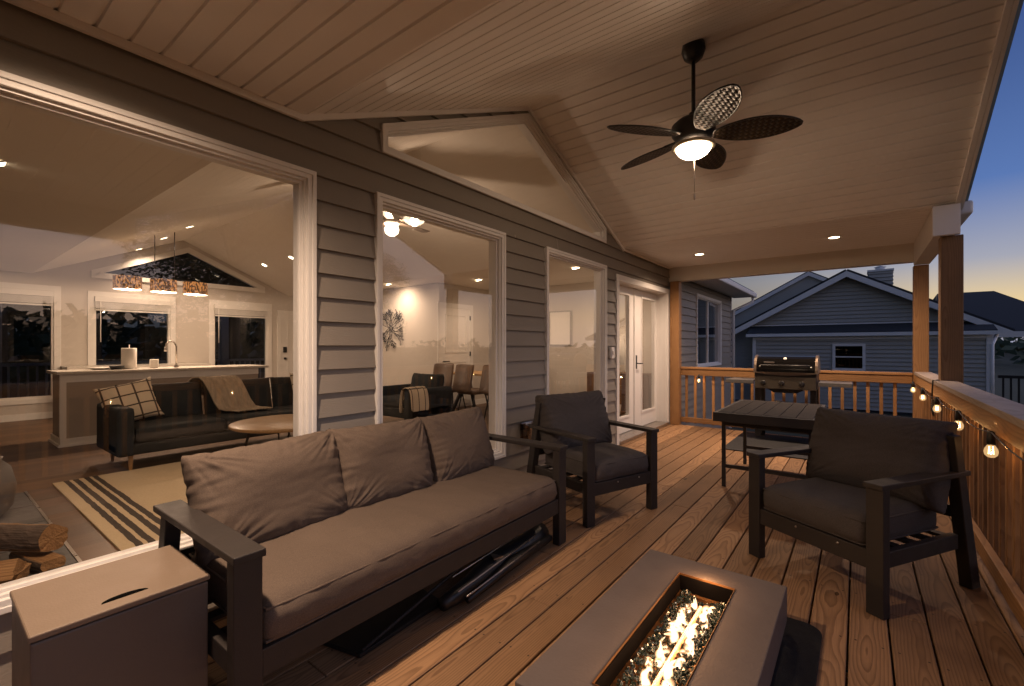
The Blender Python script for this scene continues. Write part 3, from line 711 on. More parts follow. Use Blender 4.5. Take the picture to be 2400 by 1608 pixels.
# ------------------------------------------------------------------ storage box, fire table, mats
sx = empty('storage_box', (0.741, 0.18, 0), 0, 'square brown resin storage box beside the near end of the sofa', 'storage box')
bx = MB(); bx.box(-0.368, 0.004, 0.01, -0.004, 0.41, 0.478); bx.build('body', M('shaded_resin', (0.105, 0.084, 0.072), 0.55, 0.08, 5, 0.1, 160), sx, bevel=0.006)  # same resin as the lid; shade on the front put into a darker colour
ld = MB()
ld.box(-0.374, 0, 0.482, 0.0, 0.414, 0.50)
lid = ld.build('lid', m_box, sx, bevel=0.004)
hs = MB(); n = 14
hs.prism([(0.207+0.055*math.cos(math.pi*k/n), -0.05+0.0-0.026*math.sin(math.pi*k/n)) for k in range(n+1)], lambda y, x: (x, y, 0.4995), lambda y, x: (x, y, 0.5009))
m_void = M('matte_black', (0.004, 0.004, 0.004), 1.0, 0.1, 5, spec=0.0)
hs.build('finger_slot_shade', m_void, lid)  # slot is not cut; its inner dark is a black patch on the lid
pit = empty('fire_table', (1.885, 1.78, 0), 0, 'low rectangular concrete fire table with burning flames in its trough', 'fire table')
px0, px1, py0, py1, pt, pb = 1.588, 2.196, 1.135, 2.30, 0.207, 0.058
def L(mb, x0, y0, z0, x1, y1, z1): mb.box(x0-1.885, y0-1.78, z0, x1-1.885, y1-1.78, z1)
tx0, tx1, ty0, ty1 = 1.785, 2.022, 1.27, 2.137
bd = MB(); f = lambda z: (lambda x, y: (x-1.885, y-1.78, z))
bd.ring([(px0, py0), (px1, py0), (px1, py1), (px0, py1)], [(tx0, ty0), (tx1, ty0), (tx1, ty1), (tx0, ty1)], f(pb), f(pt))
bd.build('body', m_conc, pit, bevel=0.004)
ft = MB()
for x in (px0+0.05, px1-0.13):
    for y in (py0+0.05, py1-0.13): L(ft, x, y, 0.014, x+0.08, y+0.08, pb)
ft.build('feet', m_black, pit)
tr = MB(); q = [(tx0, ty0), (tx1, ty0), (tx1, ty1), (tx0, ty1)]; qi = lambda d: [(tx0+d, ty0+d), (tx1-d, ty0+d), (tx1-d, ty1-d), (tx0+d, ty1-d)]
tr.ring(qi(0.0005), qi(0.003), f(0.158), f(pt+0.003)); tr.ring(qi(0.003), qi(0.026), f(0.112), f(0.132)); tr.add([f(0.115)(*p) for p in qi(0.025)], [(0, 1, 2, 3)])
trg = tr.build('trough', m_copper, pit)
lw0 = MB(); lw0.ring(qi(0.0031), qi(0.006), f(0.133), f(pt-0.006)); lw0.build('liner', M('soot_black', (0.005, 0.004, 0.004), 0.9, 0.1, 5, spec=0.05), trg)
gl = MB(); rnd = random.Random(5)
for k in range(2600):
    x = rnd.uniform(tx0+0.03, tx1-0.016); y = rnd.uniform(ty0+0.03, ty1-0.03)
    d = abs(x-(tx0+tx1)/2-0.004); z = 0.118+min(0.035, d*0.35)+rnd.uniform(-0.008, 0.008); r = rnd.uniform(0.005, 0.0085)
    rot = Matrix.Rotation(rnd.uniform(0, 6.3), 3, Vector((rnd.uniform(-1, 1), rnd.uniform(-1, 1), rnd.uniform(-1, 1))).normalized())
    pts = [rot @ Vector(v)*r for v in ((1,0,0),(-0.9,0.2,0),(0,1.1,0),(0.1,-1,0),(0,0,0.9),(0,0.1,-1))]
    gl.add([(x-1.885+p.x, y-1.78+p.y, z+p.z) for p in pts], [(0,2,4),(2,1,4),(1,3,4),(3,0,4),(2,0,5),(1,2,5),(3,1,5),(0,3,5)])
tag(gl.build('fire_glass', m_glassbead, pit), kind='stuff')
bu = MB(); L(bu, 1.902, ty0+0.05, 0.118, 1.912, ty1-0.1, 0.140); bu.build('burner', emit('glowing_burner', (1.0, 0.22, 0.03), 2.2), pit)
# flames: twisted tongues that thin out at the edge
mf = bpy.data.materials.new('flame'); mf.use_nodes = True; t = mf.node_tree; t.nodes.clear()
out = nd(t, 'ShaderNodeOutputMaterial'); em = nd(t, 'ShaderNodeEmission'); trn = nd(t, 'ShaderNodeBsdfTransparent'); mx = nd(t, 'ShaderNodeMixShader')
lw_ = nd(t, 'ShaderNodeLayerWeight'); lw_.inputs[0].default_value = 0.45
fac = mth(t, 'POWER', mth(t, 'SUBTRACT', 1.0, lw_.outputs['Facing']), 1.3)
t.links.new(mixc(t, fac, (1.0, 0.28, 0.05), (1.0, 0.76, 0.46)), em.inputs[0]); em.inputs[1].default_value = 2.7
t.links.new(mth(t, 'MINIMUM', mth(t, 'MULTIPLY', mth(t, 'POWER', fac, 1.7), 0.85), 1.0), mx.inputs[0]); t.links.new(trn.outputs[0], mx.inputs[1]); t.links.new(em.outputs[0], mx.inputs[2]); t.links.new(mx.outputs[0], out.inputs[0])
rnd = random.Random(12); row = []
yy = ty0+0.06
while yy < ty1-0.09:
    for sgn in (-1, 1):
        if rnd.random() < 0.86: row.append((1.907+sgn*rnd.uniform(0.010, 0.045), yy+rnd.uniform(-0.012, 0.012), rnd.uniform(0.014, 0.046), sgn))
    yy += 0.021
for (x, y, h, sgn) in row:
    fm = MB(); pts = []; rs = []
    ph = rnd.uniform(0, 6); w0 = rnd.uniform(0.008, 0.017)
    for k in range(9):
        q = k/8; pts.append((x-1.885+0.012*math.sin(ph+q*5)*q+sgn*0.012*q, y-1.78+0.035*math.sin(ph*2+q*4.3)*q, 0.122+h*q)); rs.append(w0*(0.5+1.1*math.sin(min(1, q*1.5)*math.pi*0.6))*(1-q)**0.7+0.0006)
    fm.tube(pts, rs, 10); fm.build('flame', mf, pit)
for k in range(4): lamp('fire_light', 'POINT', (0.022, -0.42+k*0.25, 0.25), P_FIRE, (1.0, 0.52, 0.22), pit, 0.015)
def mat_pad(name, x0, y0, x1, y1, r, m, label, cat):
    mb = MB(); pts = []
    for cx, cy, a0 in ((x1-r, y1-r, 0), (x0+r, y1-r, 90), (x0+r, y0+r, 180), (x1-r, y0+r, 270)):
        for k in range(9): a = R(a0+k*90/8); pts.append((cx+r*math.cos(a), cy+r*math.sin(a)))
    mb.prism(pts, lambda x, y: (x, y, 0.003), lambda x, y: (x, y, 0.013)); return tag(mb.build(name, m, bevel=0.003), label, cat)
m_rubber = M('black_rubber', (0.010, 0.010, 0.010), 0.75, 0.2, 20, 0.2, 300)
mat_pad('fire_mat', 1.465, 1.01, 2.319, 2.423, 0.07, m_rubber, 'black mat with rounded corners under the fire table', 'mat')
mat_pad('grill_mat', 1.12, 5.95, 2.25, 7.3, 0.03, M('grey_mat', (0.018, 0.018, 0.02), 0.8, 0.2, 20), 'dark grey mat under the grill at the end of the deck', 'mat')

# ------------------------------------------------------------------ high table
tb = empty('patio_table', (1.435, 4.22, 0), 0, 'dark slatted patio table between the right armchair and the grill', 'table')
tt = MB()
for k in range(6): tt.box(0.032+k*0.1165, 0.03, 0.655, 0.032+k*0.1165+0.112, 1.17, 0.681)
tt.build('tabletop', M('slat_grey', (0.034, 0.028, 0.026), 0.8, 0.25, 9, 0.2, 120, spec=0.12), tb, bevel=0.003)
ap = MB(); ap.ring([(0, 0), (0.757, 0), (0.757, 1.2), (0, 1.2)], [(0.03, 0.03), (0.727, 0.03), (0.727, 1.17), (0.03, 1.17)], lambda x, y: (x, y, 0.60), lambda x, y: (x, y, 0.678)); ap.build('apron', m_alu, tb, bevel=0.003)
for x in (0.035, 0.69):
    for y in (0.16, 1.12):
        mb = MB(); mb.box(x, y, 0, x+0.03, y+0.03, 0.62); mb.build('leg', m_alu, tb, bevel=0.002)
for y in (0.162, 1.122):
    mb = MB(); mb.box(0.065, y, 0.17, 0.69, y+0.026, 0.20); mb.build('stretcher', m_alu, tb); mb = MB(); mb.box(0.065, y, 0.545, 0.69, y+0.026, 0.575); mb.build('stretcher', m_alu, tb)

# ------------------------------------------------------------------ grill
m_shelf = M('shelf_grey', (0.13, 0.125, 0.12), 0.35, 0.1, 8)
gr = empty('gas_grill', (1.69, 6.80, 0), 0, 'black gas grill with steel control panel in front of the end railing', 'grill')
m_bronze = M('bronze_trim', (0.16, 0.12, 0.09), 0.4, 0.1, 8, metal=0.6)
hb = MB(); n = 12
prof = [(0.0, 0.905), (0.004, 0.95), (0.018, 1.0), (0.045, 1.05), (0.085, 1.09), (0.14, 1.115), (0.22, 1.125), (0.34, 1.10), (0.44, 1.02), (0.46, 0.905)]
hb.prism(prof, lambda y, z: (-0.325, y, z), lambda y, z: (0.325, y, z)); hood = hb.build('lid', m_enamel, gr, bevel=0.006)
for s in (-1, 1):
    e = MB(); e.prism([(y*1.04-0.010, 0.9+(z-0.9)*1.05) for y, z in prof], lambda y, z: (s*0.326, y, z), lambda y, z: (s*0.358, y, z)); e.build('lid_end_cap', m_bronze, hood, bevel=0.004)
hn = MB(); hn.tube([(-0.27, -0.005, 1.0), (-0.24, -0.055, 1.005), (0.24, -0.055, 1.005), (0.27, -0.005, 1.0)], 0.011, 10); hn.build('lid_handle', m_black, hood)
tg = MB(); tg.lathe([(0.0, 0), (0.02, 0), (0.02, 0.01), (0, 0.01)], (0, 0, 0), 20); tg_o = tg.build('thermometer', m_paper, hood, loc=(0, 0.07, 1.088)); tg_o.rotation_euler = (R(50), 0, 0)
nb = MB(); nb.box(-0.24, 0.022, 1.028, -0.12, 0.05, 1.050); nb.build('badge', m_steel, hood, bevel=0.003)
for s in (-1, 1): bt = MB(); bt.lathe([(0, 0), (0.012, 0), (0.010, 0.01), (0, 0.012)], (0, 0, 0), 12); bo_ = bt.build('bolt', m_steel, hood, loc=(s*0.285, 0.012, 0.985)); bo_.rotation_euler = (R(82), 0, 0)
cu = MB(); pts = [(-0.36+0.72*k/16, 0.905-0.030*math.sin(math.pi*k/16)) for k in range(17)]
cu.prism(pts + [(0.36, 0.915), (-0.36, 0.915)], lambda x, z: (x, -0.03, z), lambda x, z: (x, -0.012, z)); cu.build('front_trim', m_bronze, gr)
fbx = MB(); fbx.box(-0.345, -0.012, 0.70, 0.345, 0.44, 0.90); fbx.build('firebox', m_black, gr, bevel=0.006)
cp = MB(); cp.prism([(-0.05, 0.70), (-0.02, 0.86), (-0.012, 0.86), (-0.012, 0.70)], lambda y, z: (-0.34, y, z), lambda y, z: (0.34, y, z)); pnl = cp.build('control_panel', M('panel_steel', (0.085, 0.072, 0.058), 0.38, 0.25, 6, metal=0.8), gr, bevel=0.004)
for x in (-0.24, -0.03, 0.19):
    k = MB(); k.lathe([(0, 0), (0.032, 0), (0.03, 0.026), (0.024, 0.03), (0, 0.03)], (0, 0, 0), 18); k.box(-0.005, -0.03, 0.03, 0.005, 0.03, 0.036)
    ko = k.build('knob', m_black, pnl, loc=(x, -0.036, 0.775)); ko.rotation_euler = (R(82), 0, 0)
for s in (-1, 1):
    sh = MB(); sh.box(s*0.36, 0.0, 0.785, s*0.70, 0.42, 0.80); sh.bar((s*0.36, -0.01, 0.778), (s*0.70, -0.01, 0.778), 0.03, 0.05); sh.build('side_shelf', m_shelf, gr, bevel=0.004)
    for yy in (0.03, 0.38):
        lg = MB(); lg.bar((s*0.31, yy, 0.06), (s*0.31, yy, 0.71), 0.07, 0.05, (0, 1, 0)); lg.build('leg', m_black, gr, bevel=0.004)
    wl = MB(); wl.tube([(s*0.30-0.02, 0.38, 0.075), (s*0.30+0.02, 0.38, 0.075)], 0.062, 18); wl.build('wheel', m_rubber, gr)
gs = MB(); gs.box(-0.33, 0.0, 0.14, 0.33, 0.42, 0.16); gs.build('bottom_shelf', m_black, gr)
dt = MB(); dt.prism([(-0.22, 0.70), (0.22, 0.70), (0.13, 0.645), (-0.13, 0.645)], lambda x, z: (x, 0.06, z), lambda x, z: (x, 0.36, z)); dt.build('drip_tray', m_black, gr)
tk = MB(); tk.lathe([(0, 0.165), (0.13, 0.165), (0.15, 0.20), (0.15, 0.42), (0.09, 0.49), (0.05, 0.52), (0, 0.52)], (-0.08, 0.2, 0), 20)
tag(tk.build('gas_tank', M('tank_grey', (0.16, 0.16, 0.17), 0.5), loc=(1.69, 6.80, 0)), 'grey gas tank standing inside the legs of the grill', 'gas tank')

# ------------------------------------------------------------------ things under the sofa
um = empty('folded_umbrella', (0.88, 1.9, 0.0), 0, 'folded black umbrella with thin steel ribs lying under the sofa', 'umbrella')
cn = MB(); pts = []; rs = []
for k in range(15):
    q = k/14; pts.append((0.03-0.10*q+0.01*math.sin(q*9), -0.42+0.96*q, 0.055+0.008*math.sin(q*7))); rs.append(0.03+0.035*math.sin(min(1, q*1.25)*math.pi*0.62)+0.006*nz_(q*8, 0, 0))
cn.tube(pts, rs, 12)
for k in range(4): cn.tube([(0.08-0.05*k, -0.30+0.08*k, 0.04), (0.04-0.05*k, 0.10, 0.06), (0.02-0.05*k, 0.52-0.05*k, 0.05)], [0.016, 0.034, 0.022], 8)
cn.build('canopy', m_black, um)
for k, (a, b) in enumerate((((0.075, -0.36, 0.105), (0.02, 0.36, 0.115)), ((0.11, -0.34, 0.085), (0.065, 0.34, 0.098)), ((-0.02, -0.30, 0.12), (-0.07, 0.40, 0.12)))):
    mb = MB(); mb.tube([a, b], 0.0045, 6); mb.build('rib', m_steel, um)
pl_ = MB(); pl_.tube([(-0.035, -0.80, 0.02), (-0.085, -0.15, 0.11), (-0.06, 0.28, 0.125)], 0.008, 8); pl_.build('pole', m_alu, um)
sc = MB(); sc.prism([(-0.02, -0.05), (0.04, -0.09), (0.055, -0.03)], lambda x, y: (x-0.01, y+0.05, 0.118), lambda x, y: (x-0.01, y+0.05, 0.126)); sc.build('crank_plate', m_steel, um)
lp = MB(); lp.prism([(0.30, 0.95), (0.86, 1.08), (0.84, 1.55), (0.32, 1.60)], lambda x, y: (x, y, 0.004), lambda x, y: (x, y, 0.022))  # dark sheet drawn for the shadow below the sofa, with a lid in it
tag(lp.build('shade_panel', m_black, bevel=0.003), 'flat black sheet standing for the shadow under the sofa and a cover lying in it', 'cover')

# ------------------------------------------------------------------ ceiling fan
fan = empty('ceiling_fan', (1.49, 3.43, 3.455), 0, 'black ceiling fan with woven leaf blades and a lit glass bowl', 'ceiling fan')
c = MB(); c.lathe([(0.0, 0.0), (0.075, -0.01), (0.082, -0.06), (0.065, -0.11), (0.03, -0.14), (0.0, -0.14)]); c.build('canopy', m_black, fan)
c = MB(); c.tube([(0, 0, -0.1), (0, 0, -0.56)], 0.0135, 12); c.build('downrod', m_black, fan)
c = MB(); c.lathe([(0.0, -0.50), (0.03, -0.51), (0.045, -0.55), (0.11, -0.565), (0.15, -0.60), (0.15, -0.66), (0.12, -0.70), (0.08, -0.735), (0.0, -0.735)], n=32); c.build('motor', m_black, fan)
c = MB(); c.lathe([(0.09, -0.735), (0.147, -0.748), (0.149, -0.765), (0.12, -0.765)], n=36); c.build('light_rim', M('rim_glass', (0.5, 0.42, 0.3), 0.3), fan)
c = MB(); c.lathe([(0.122, -0.762), (0.118, -0.780), (0.10, -0.806), (0.07, -0.826), (0.03, -0.838), (0.001, -0.840)], n=36); c.build('light_bowl', m_bowl, fan)
c = MB(); c.tube([(0.01, -0.01, -0.83), (0.01, -0.01, -1.13)], 0.0025, 6); c.lathe([(0, -1.15), (0.007, -1.14), (0.005, -1.10), (0, -1.09)], (0.01, -0.01, 0)); c.build('pull_chain', m_steel, fan)
mw, t, p = newmat('woven_rattan'); co = objco(t); sxn = nd(t, 'ShaderNodeSeparateXYZ'); t.links.new(co, sxn.inputs[0])
u = mth(t, 'MULTIPLY', mth(t, 'ADD', sxn.outputs[0], sxn.outputs[1]), 27.0); v = mth(t, 'MULTIPLY', mth(t, 'SUBTRACT', sxn.outputs[0], sxn.outputs[1]), 27.0)
ck = mth(t, 'LESS_THAN', mth(t, 'MULTIPLY', mth(t, 'SINE', mth(t, 'MULTIPLY', u, math.pi)), mth(t, 'SINE', mth(t, 'MULTIPLY', v, math.pi))), 0.0)
su = mth(t, 'ABSOLUTE', mth(t, 'SINE', mth(t, 'MULTIPLY', u, math.pi))); sv = mth(t, 'ABSOLUTE', mth(t, 'SINE', mth(t, 'MULTIPLY', v, math.pi)))
hgt = mth(t, 'ADD', mth(t, 'MULTIPLY', ck, su), mth(t, 'MULTIPLY', mth(t, 'SUBTRACT', 1.0, ck), sv))
t.links.new(mixc(t, ck, mixc(t, su, (0.006, 0.004, 0.002), (0.048, 0.029, 0.014)), mixc(t, sv, (0.005, 0.003, 0.002), (0.022, 0.013, 0.007))), p.inputs['Base Color'])
p.inputs['Roughness'].default_value = 0.5; p.inputs['Specular IOR Level'].default_value = 0.2; bump(t, p, hgt, 0.8, 0.006)
blade_m = None
for k in range(5):
    ang = R(-127+72*k)
    if blade_m is None:
        b = MB(); ol = []; n = 28
        for i in range(n+1):
            q = i/n; r_ = 0.135+0.545*q; ww = 0.122*(math.sin(math.pi*min(1, q*0.96+0.03)**0.85))**0.62*(0.75+0.35*q); ol.append((r_, max(ww, 0.012)))
        poly = [(r_, w_) for r_, w_ in ol] + [(r_, -w_) for r_, w_ in reversed(ol)]
        b.prism(poly, lambda x, y: (x, y, -0.004-0.04*((x-0.135)/0.545)**2*0.3), lambda x, y: (x, y, 0.004-0.04*((x-0.135)/0.545)**2*0.3))
        bo = b.build('blade', mw, fan); blade_m = bo.data
        rimo = MB(); pp = [(x, y, -0.012*((x-0.135)/0.545)**2) for x, y in poly]; rimo.tube(pp + [pp[0]], 0.006, 6, False); ro = rimo.build('blade_rim', m_black, bo); rim_m = ro.data
        ir = MB(); ir.prism([(0.09, 0.03), (0.22, 0.05), (0.22, -0.05), (0.09, -0.03)], lambda x, y: (x, y, 0.006), lambda x, y: (x, y, 0.014)); io = ir.build('blade_iron', m_black, bo); iron_m = io.data
    else:
        bo2 = bo.copy(); COL.objects.link(bo2); bo2.parent = fan
        for s_ in (ro, io):
            z = s_.copy(); COL.objects.link(z); z.parent = bo2
        bo_k = bo2
    tgt = bo if k == 0 else bo_k
    tgt.location = (0, 0, -0.685); tgt.rotation_euler = (Matrix.Rotation(ang, 3, 'Z') @ Matrix.Rotation(R(-14), 3, 'X')).to_euler()
lamp('fan_lamp', 'POINT', (0, 0, -0.80), P_FAN, WARM, fan, 0.05)

# ------------------------------------------------------------------ recessed downlights
def downlight(label, group, spot=True, power=P_DOWN):
    r = empty('recessed_light', (0, 0, 0), 0, label, 'ceiling light', group)
    c = MB(); c.lathe([(0.052, -0.004), (0.078, -0.006), (0.084, -0.001), (0.084, 0.003)], n=28); c.build('trim_ring', m_white, r)
    c = MB(); c.lathe([(0.0, -0.0035), (0.054, -0.0035), (0.054, 0.0)], n=28); c.build('lens', m_lens, r)
    lamp('downlight_lamp', 'SPOT', (0, 0, -0.02), power, WARM2, r, 0.05, 150, 0.9)
    return r
dl = downlight('', 'recessed lights in the porch ceiling')
for k, (x, y, lab) in enumerate(((0.714, 6.52, 'recessed porch ceiling light nearer the french door'), (2.223, 6.45, 'recessed porch ceiling light nearer the right hand posts'),
                                 (0.714, 0.35, 'recessed porch ceiling light above the near end of the sofa'))):
    o = dl if k == 0 else copy_tree(dl)
    if k == 2:
        for ch in o.children:
            if ch.type == 'LIGHT': ch.data = ch.data.copy(); ch.data.energy = P_DOWN*1.6
    o.location = (x, y, ZE-0.002); o['label'] = lab
il = downlight('', 'recessed lights in the house ceiling', True, P_IN)
inl = [(-8.5, 2.62, 'house ceiling light on the left slope nearest the kitchen windows'), (-7.0, 2.60, 'house ceiling light on the left slope beside the pendant bar'), (-5.75, 2.58, 'house ceiling light on the left slope right of the pendant bar'),
       (-7.61, 4.53, 'house ceiling light on the right slope farther from the deck window'), (-6.41, 4.50, 'house ceiling light on the right slope by the picture window edge'),
       (-3.22, 6.44, 'house ceiling light above the dining table'), (-1.13, 6.39, 'house ceiling light just inside the narrow window next to the french door'), (-5.06, 5.80, 'house ceiling light washing the wall with the twig art'), (-2.21, 0.37, 'house ceiling light over the hearth')]
for k, (x, y, lab) in enumerate(inl):
    o = il if k == 0 else copy_tree(il); o['label'] = lab
    dy = abs(y-YC)
    z = 2.5 if dy > 2.2 else 2.5+(2.2-dy)*SL
    o.location = (x, y, z-0.003)
    if dy < 2.2: o.rotation_euler = (math.copysign(math.atan(SL), YC-y), 0, 0)

co_ = MB(); a_ = [(2.972+0.006*math.sin(k*3), 5.50+0.035*math.cos(k*0.8), 0.80-0.11*abs(math.sin(k*0.4))-0.03*(k % 3)) for k in range(16)]
co_.tube([(3.02, 5.50, 0.952), (2.975, 5.50, 0.948), (2.97, 5.5, 0.86)] + a_, 0.006, 6); co_.box(2.966, 5.47, 0.70, 2.992, 5.52, 0.78)
tag(co_.build('cord_loop', m_black), 'black cord and plug hung over the railing beside the nearer post', 'cord')
# ------------------------------------------------------------------ string lights under the railing
def string_lights(pts, name_label, sag=0.02):
    s = empty('string_lights', pts[0], 0, name_label, 'string lights')
    o = Vector(pts[0]); path = []
    for a, b in zip(pts, pts[1:]):
        a, b = Vector(a)-o, Vector(b)-o
        for k in range(8): q = k/8; path.append(a.lerp(b, q)+Vector((0, 0, 0.035-0.05*math.sin(math.pi*q)*0.6)))
    path.append(Vector(pts[-1])-o+Vector((0, 0, 0.035)))
    c = MB(); c.tube(path, 0.0035, 6); c.build('cable', m_black, s)
    sk0 = None
    for p_ in pts:
        l = Vector(p_)-o
        if sk0 is None:
            c = MB(); c.lathe([(0.006, 0.040), (0.014, 0.034), (0.017, 0.0), (0.017, -0.026), (0.0, -0.026)], n=14); sk0 = c.build('socket', m_black, s)
            c = MB(); c.lathe([(0.012, -0.026), (0.016, -0.032), (0.024, -0.046), (0.0265, -0.060), (0.0235, -0.075), (0.014, -0.086), (0.0, -0.090)], n=18); b0 = c.build('bulb', m_bulb, sk0)
            c = MB()
            for xx in (-0.006, 0.006): c.tube([(xx, 0, -0.034), (xx*1.4, 0, -0.072)], 0.0026, 6)
            f0 = c.build('filament', m_fil, sk0)
            sk = sk0
        else:
            sk = sk0.copy(); COL.objects.link(sk); sk.parent = s
            for z in (b0, f0):
                y_ = z.copy(); COL.objects.link(y_); y_.parent = sk
        sk.location = l; lamp('bulb_lamp', 'POINT', (0, 0, -0.056), P_BULB, (1.0, 0.52, 0.20), sk, 0.006)
    return s
string_lights([(2.955, y, 0.80) for y in (-0.9, 0.1, 1.1, 2.12, 3.16, 4.06, 5.05, 6.06, 7.05)], 'string of clear bulbs hung under the right railing')
string_lights([(x, 7.41, 0.775) for x in (0.47, 1.46)], 'string of clear bulbs hung under the far end railing')

# ------------------------------------------------------------------ inside the house
isl = empty('kitchen_island', (-5.40, 1.09, 0), 0, 'tan kitchen island with pale stone countertop behind the dark indoor sofa', 'kitchen island')
c = MB(); c.box(-0.62, 0.03, 0, -0.02, 2.35, 0.90); c.build('cabinet', m_island, isl)
c = MB(); c.box(-0.70, -0.02, 0.90, 0.03, 2.5, 0.935); c.build('countertop', m_counter, isl, bevel=0.004)
c = MB(); c.box(-0.64, 0.012, 0, -0.002, 2.36, 0.10); c.box(-0.67, -0.004, 0, 0.012, 2.37, 0.03); c.box(-0.05, 0.01, 0.1, -0.005, 0.07, 0.9); c.box(-0.03, 0.07, 0.80, -0.005, 2.35, 0.90); c.build('base_trim', m_white, isl)
kc = empty('kitchen_counter', (-8.2, 2.0, 0), 0, 'white kitchen cabinets under the middle kitchen window', 'cabinet')
c = MB(); c.box(-0.58, -0.4, 0, 0, 1.7, 0.86); c.build('cabinet', m_white, kc); c = MB(); c.box(-0.58, -0.42, 0.86, 0.02, 1.72, 0.90); c.build('countertop', m_counter, kc)
pt_ = empty('paper_towel_holder', (-5.75, 1.85, 0.935), 0, 'upright paper towel roll on the kitchen island', 'paper towel')
c = MB(); c.lathe([(0, 0.012), (0.082, 0.012), (0.085, 0.02), (0.085, 0.285), (0.08, 0.292), (0.02, 0.292)]); c.build('roll', m_paper, pt_); c = MB(); c.lathe([(0.0, 0), (0.09, 0), (0.09, 0.01), (0, 0.01)]); c.tube([(0, 0, 0), (0, 0, 0.34)], 0.007); c.build('stand', m_steel, pt_)
c = MB(); c.lathe([(0, 0), (0.05, 0), (0.053, 0.01), (0.053, 0.12), (0.05, 0.127), (0, 0.127)]); tag(c.build('canister', m_paper, loc=(-5.72, 2.13, 0.935)), 'small white canister on the island right of the paper towels', 'canister')
fc = MB(); fc.lathe([(0.03, 0), (0.03, 0.02), (0.018, 0.03), (0.018, 0.05)]); fc.tube([(0, 0, 0.03), (0, 0, 0.32), (0, -0.03, 0.38), (0, -0.08, 0.395), (0, -0.12, 0.36), (0, -0.13, 0.30)], 0.012, 10); fc.tube([(0, -0.13, 0.31), (0, -0.135, 0.24)], [0.016, 0.020], 10)
tag(fc.build('kitchen_faucet', m_steel, loc=(-5.72, 2.40, 0.935)), 'tall gooseneck faucet on the kitchen island', 'faucet')
c = MB(); c.lathe([(0, 0.0), (0.06, 0.0), (0.15, 0.02), (0.155, 0.03), (0.05, 0.02)]); tag(c.build('serving_plate', m_paper, loc=(-5.78, 1.55, 0.935)), 'white plate at the left end of the island', 'plate')
c = MB(); c.lathe([(0, 0), (0.06, 0), (0.085, 0.05), (0.08, 0.05), (0.055, 0.008)]); tag(c.build('dark_bowl', m_black, loc=(-5.62, 1.69, 0.935)), 'dark bowl between the plate and the paper towels', 'bowl')
# pendant fixture
pf = empty('pendant_fixture', (-6.0, 2.34, 3.02), 0, 'black bar fixture with three woven drum shades over the island', 'pendant light')
m_drum, t, p = newmat('woven_drum'); co = objco(t); nn = noise_tex(t, scaled(t, co, (1, 1, 0.5)), 45, 3)
cr = mixc(t, mth(t, 'GREATER_THAN', nn, 0.52), (0.05, 0.02, 0.008), (0.30, 0.13, 0.04)); t.links.new(cr, p.inputs['Base Color'])
t.links.new(cr, p.inputs['Emission Color']); p.inputs['Emission Strength'].default_value = 1.0
c = MB(); c.bar((0, -0.17, -0.075), (0, 0.17, 0.075), 0.05, 0.03); c.build('ceiling_bar', m_black, pf)
c = MB()
for y in (-0.13, 0.12): c.tube([(0, y, 0.0), (0, y, -0.74)], 0.006, 6)
c.bar((0, -0.50, -0.74), (0, 0.50, -0.74), 0.02, 0.02); c.build('frame', m_black, pf)
for y in (-0.45, -0.02, 0.40):
    c = MB(); c.lathe([(0.165, -0.945), (0.165, -0.755)], (0.0, y, 0), 28); d_ = c.build('drum_shade', m_drum, pf)
    c = MB(); c.lathe([(0, -0.87), (0.02, -0.865), (0.028, -0.84), (0.015, -0.80), (0, -0.79)], (0, y, 0), 12); c.build('bulb', m_fil, d_)
    c = MB(); c.lathe([(0.0, -0.944), (0.162, -0.944)], (0, y, 0), 28); c.build('diffuser', emit('shade_diffuser', (1.0, 0.66, 0.35), 1.6), d_)
    lamp('pendant_lamp', 'POINT', (0, y, -0.96), P_IN*0.7, WARM2, d_, 0.01)
# indoor sofa
iso = empty('indoor_sofa', (-3.25, 1.20, 0), R(90), 'dark charcoal indoor sofa with wooden legs seen through the picture window', 'sofa')
LS = 2.75
c = MB(); c.box(0, 0.02, 0.17, LS, 0.86, 0.28); c.build('base', m_infab, iso, bevel=0.02)
for x0 in (0.0, LS-0.14):
    c = rounded_box(0.07, 0.44, 0.24, 0.03, 6, 14, 10, lambda p, u, v, q: p); c.build('armrest', m_infab, iso, loc=(x0+0.07, 0.45, 0.40))
for k in range(3):
    w_ = (LS-0.28)/3
    c = rounded_box(w_/2, 0.34, 0.075, 0.04, 20, 16, 6, lambda p, u, v, q: p+Vector((0, 0, 0.02*(1-u*u)*(1-v*v) if q > 0 else 0))); c.build('seat_cushion', m_infab, iso, loc=(0.14+w_*(k+0.5), 0.36, 0.355))
    pillow('back_cushion', w_*1.0, 0.46, 0.22, m_infab, iso, back_mtx(0.14+w_*(k+0.5), 0.74, 0.60, R(12)), k*3+40, 1.0, nx=36, ny=28)
for x in (0.12, LS-0.12):
    for y in (0.10, 0.78):
        c = MB(); c.lathe([(0.014, 0.0), (0.024, 0.17)], (x, y, 0), 10); c.build('leg', m_table_wood, iso)
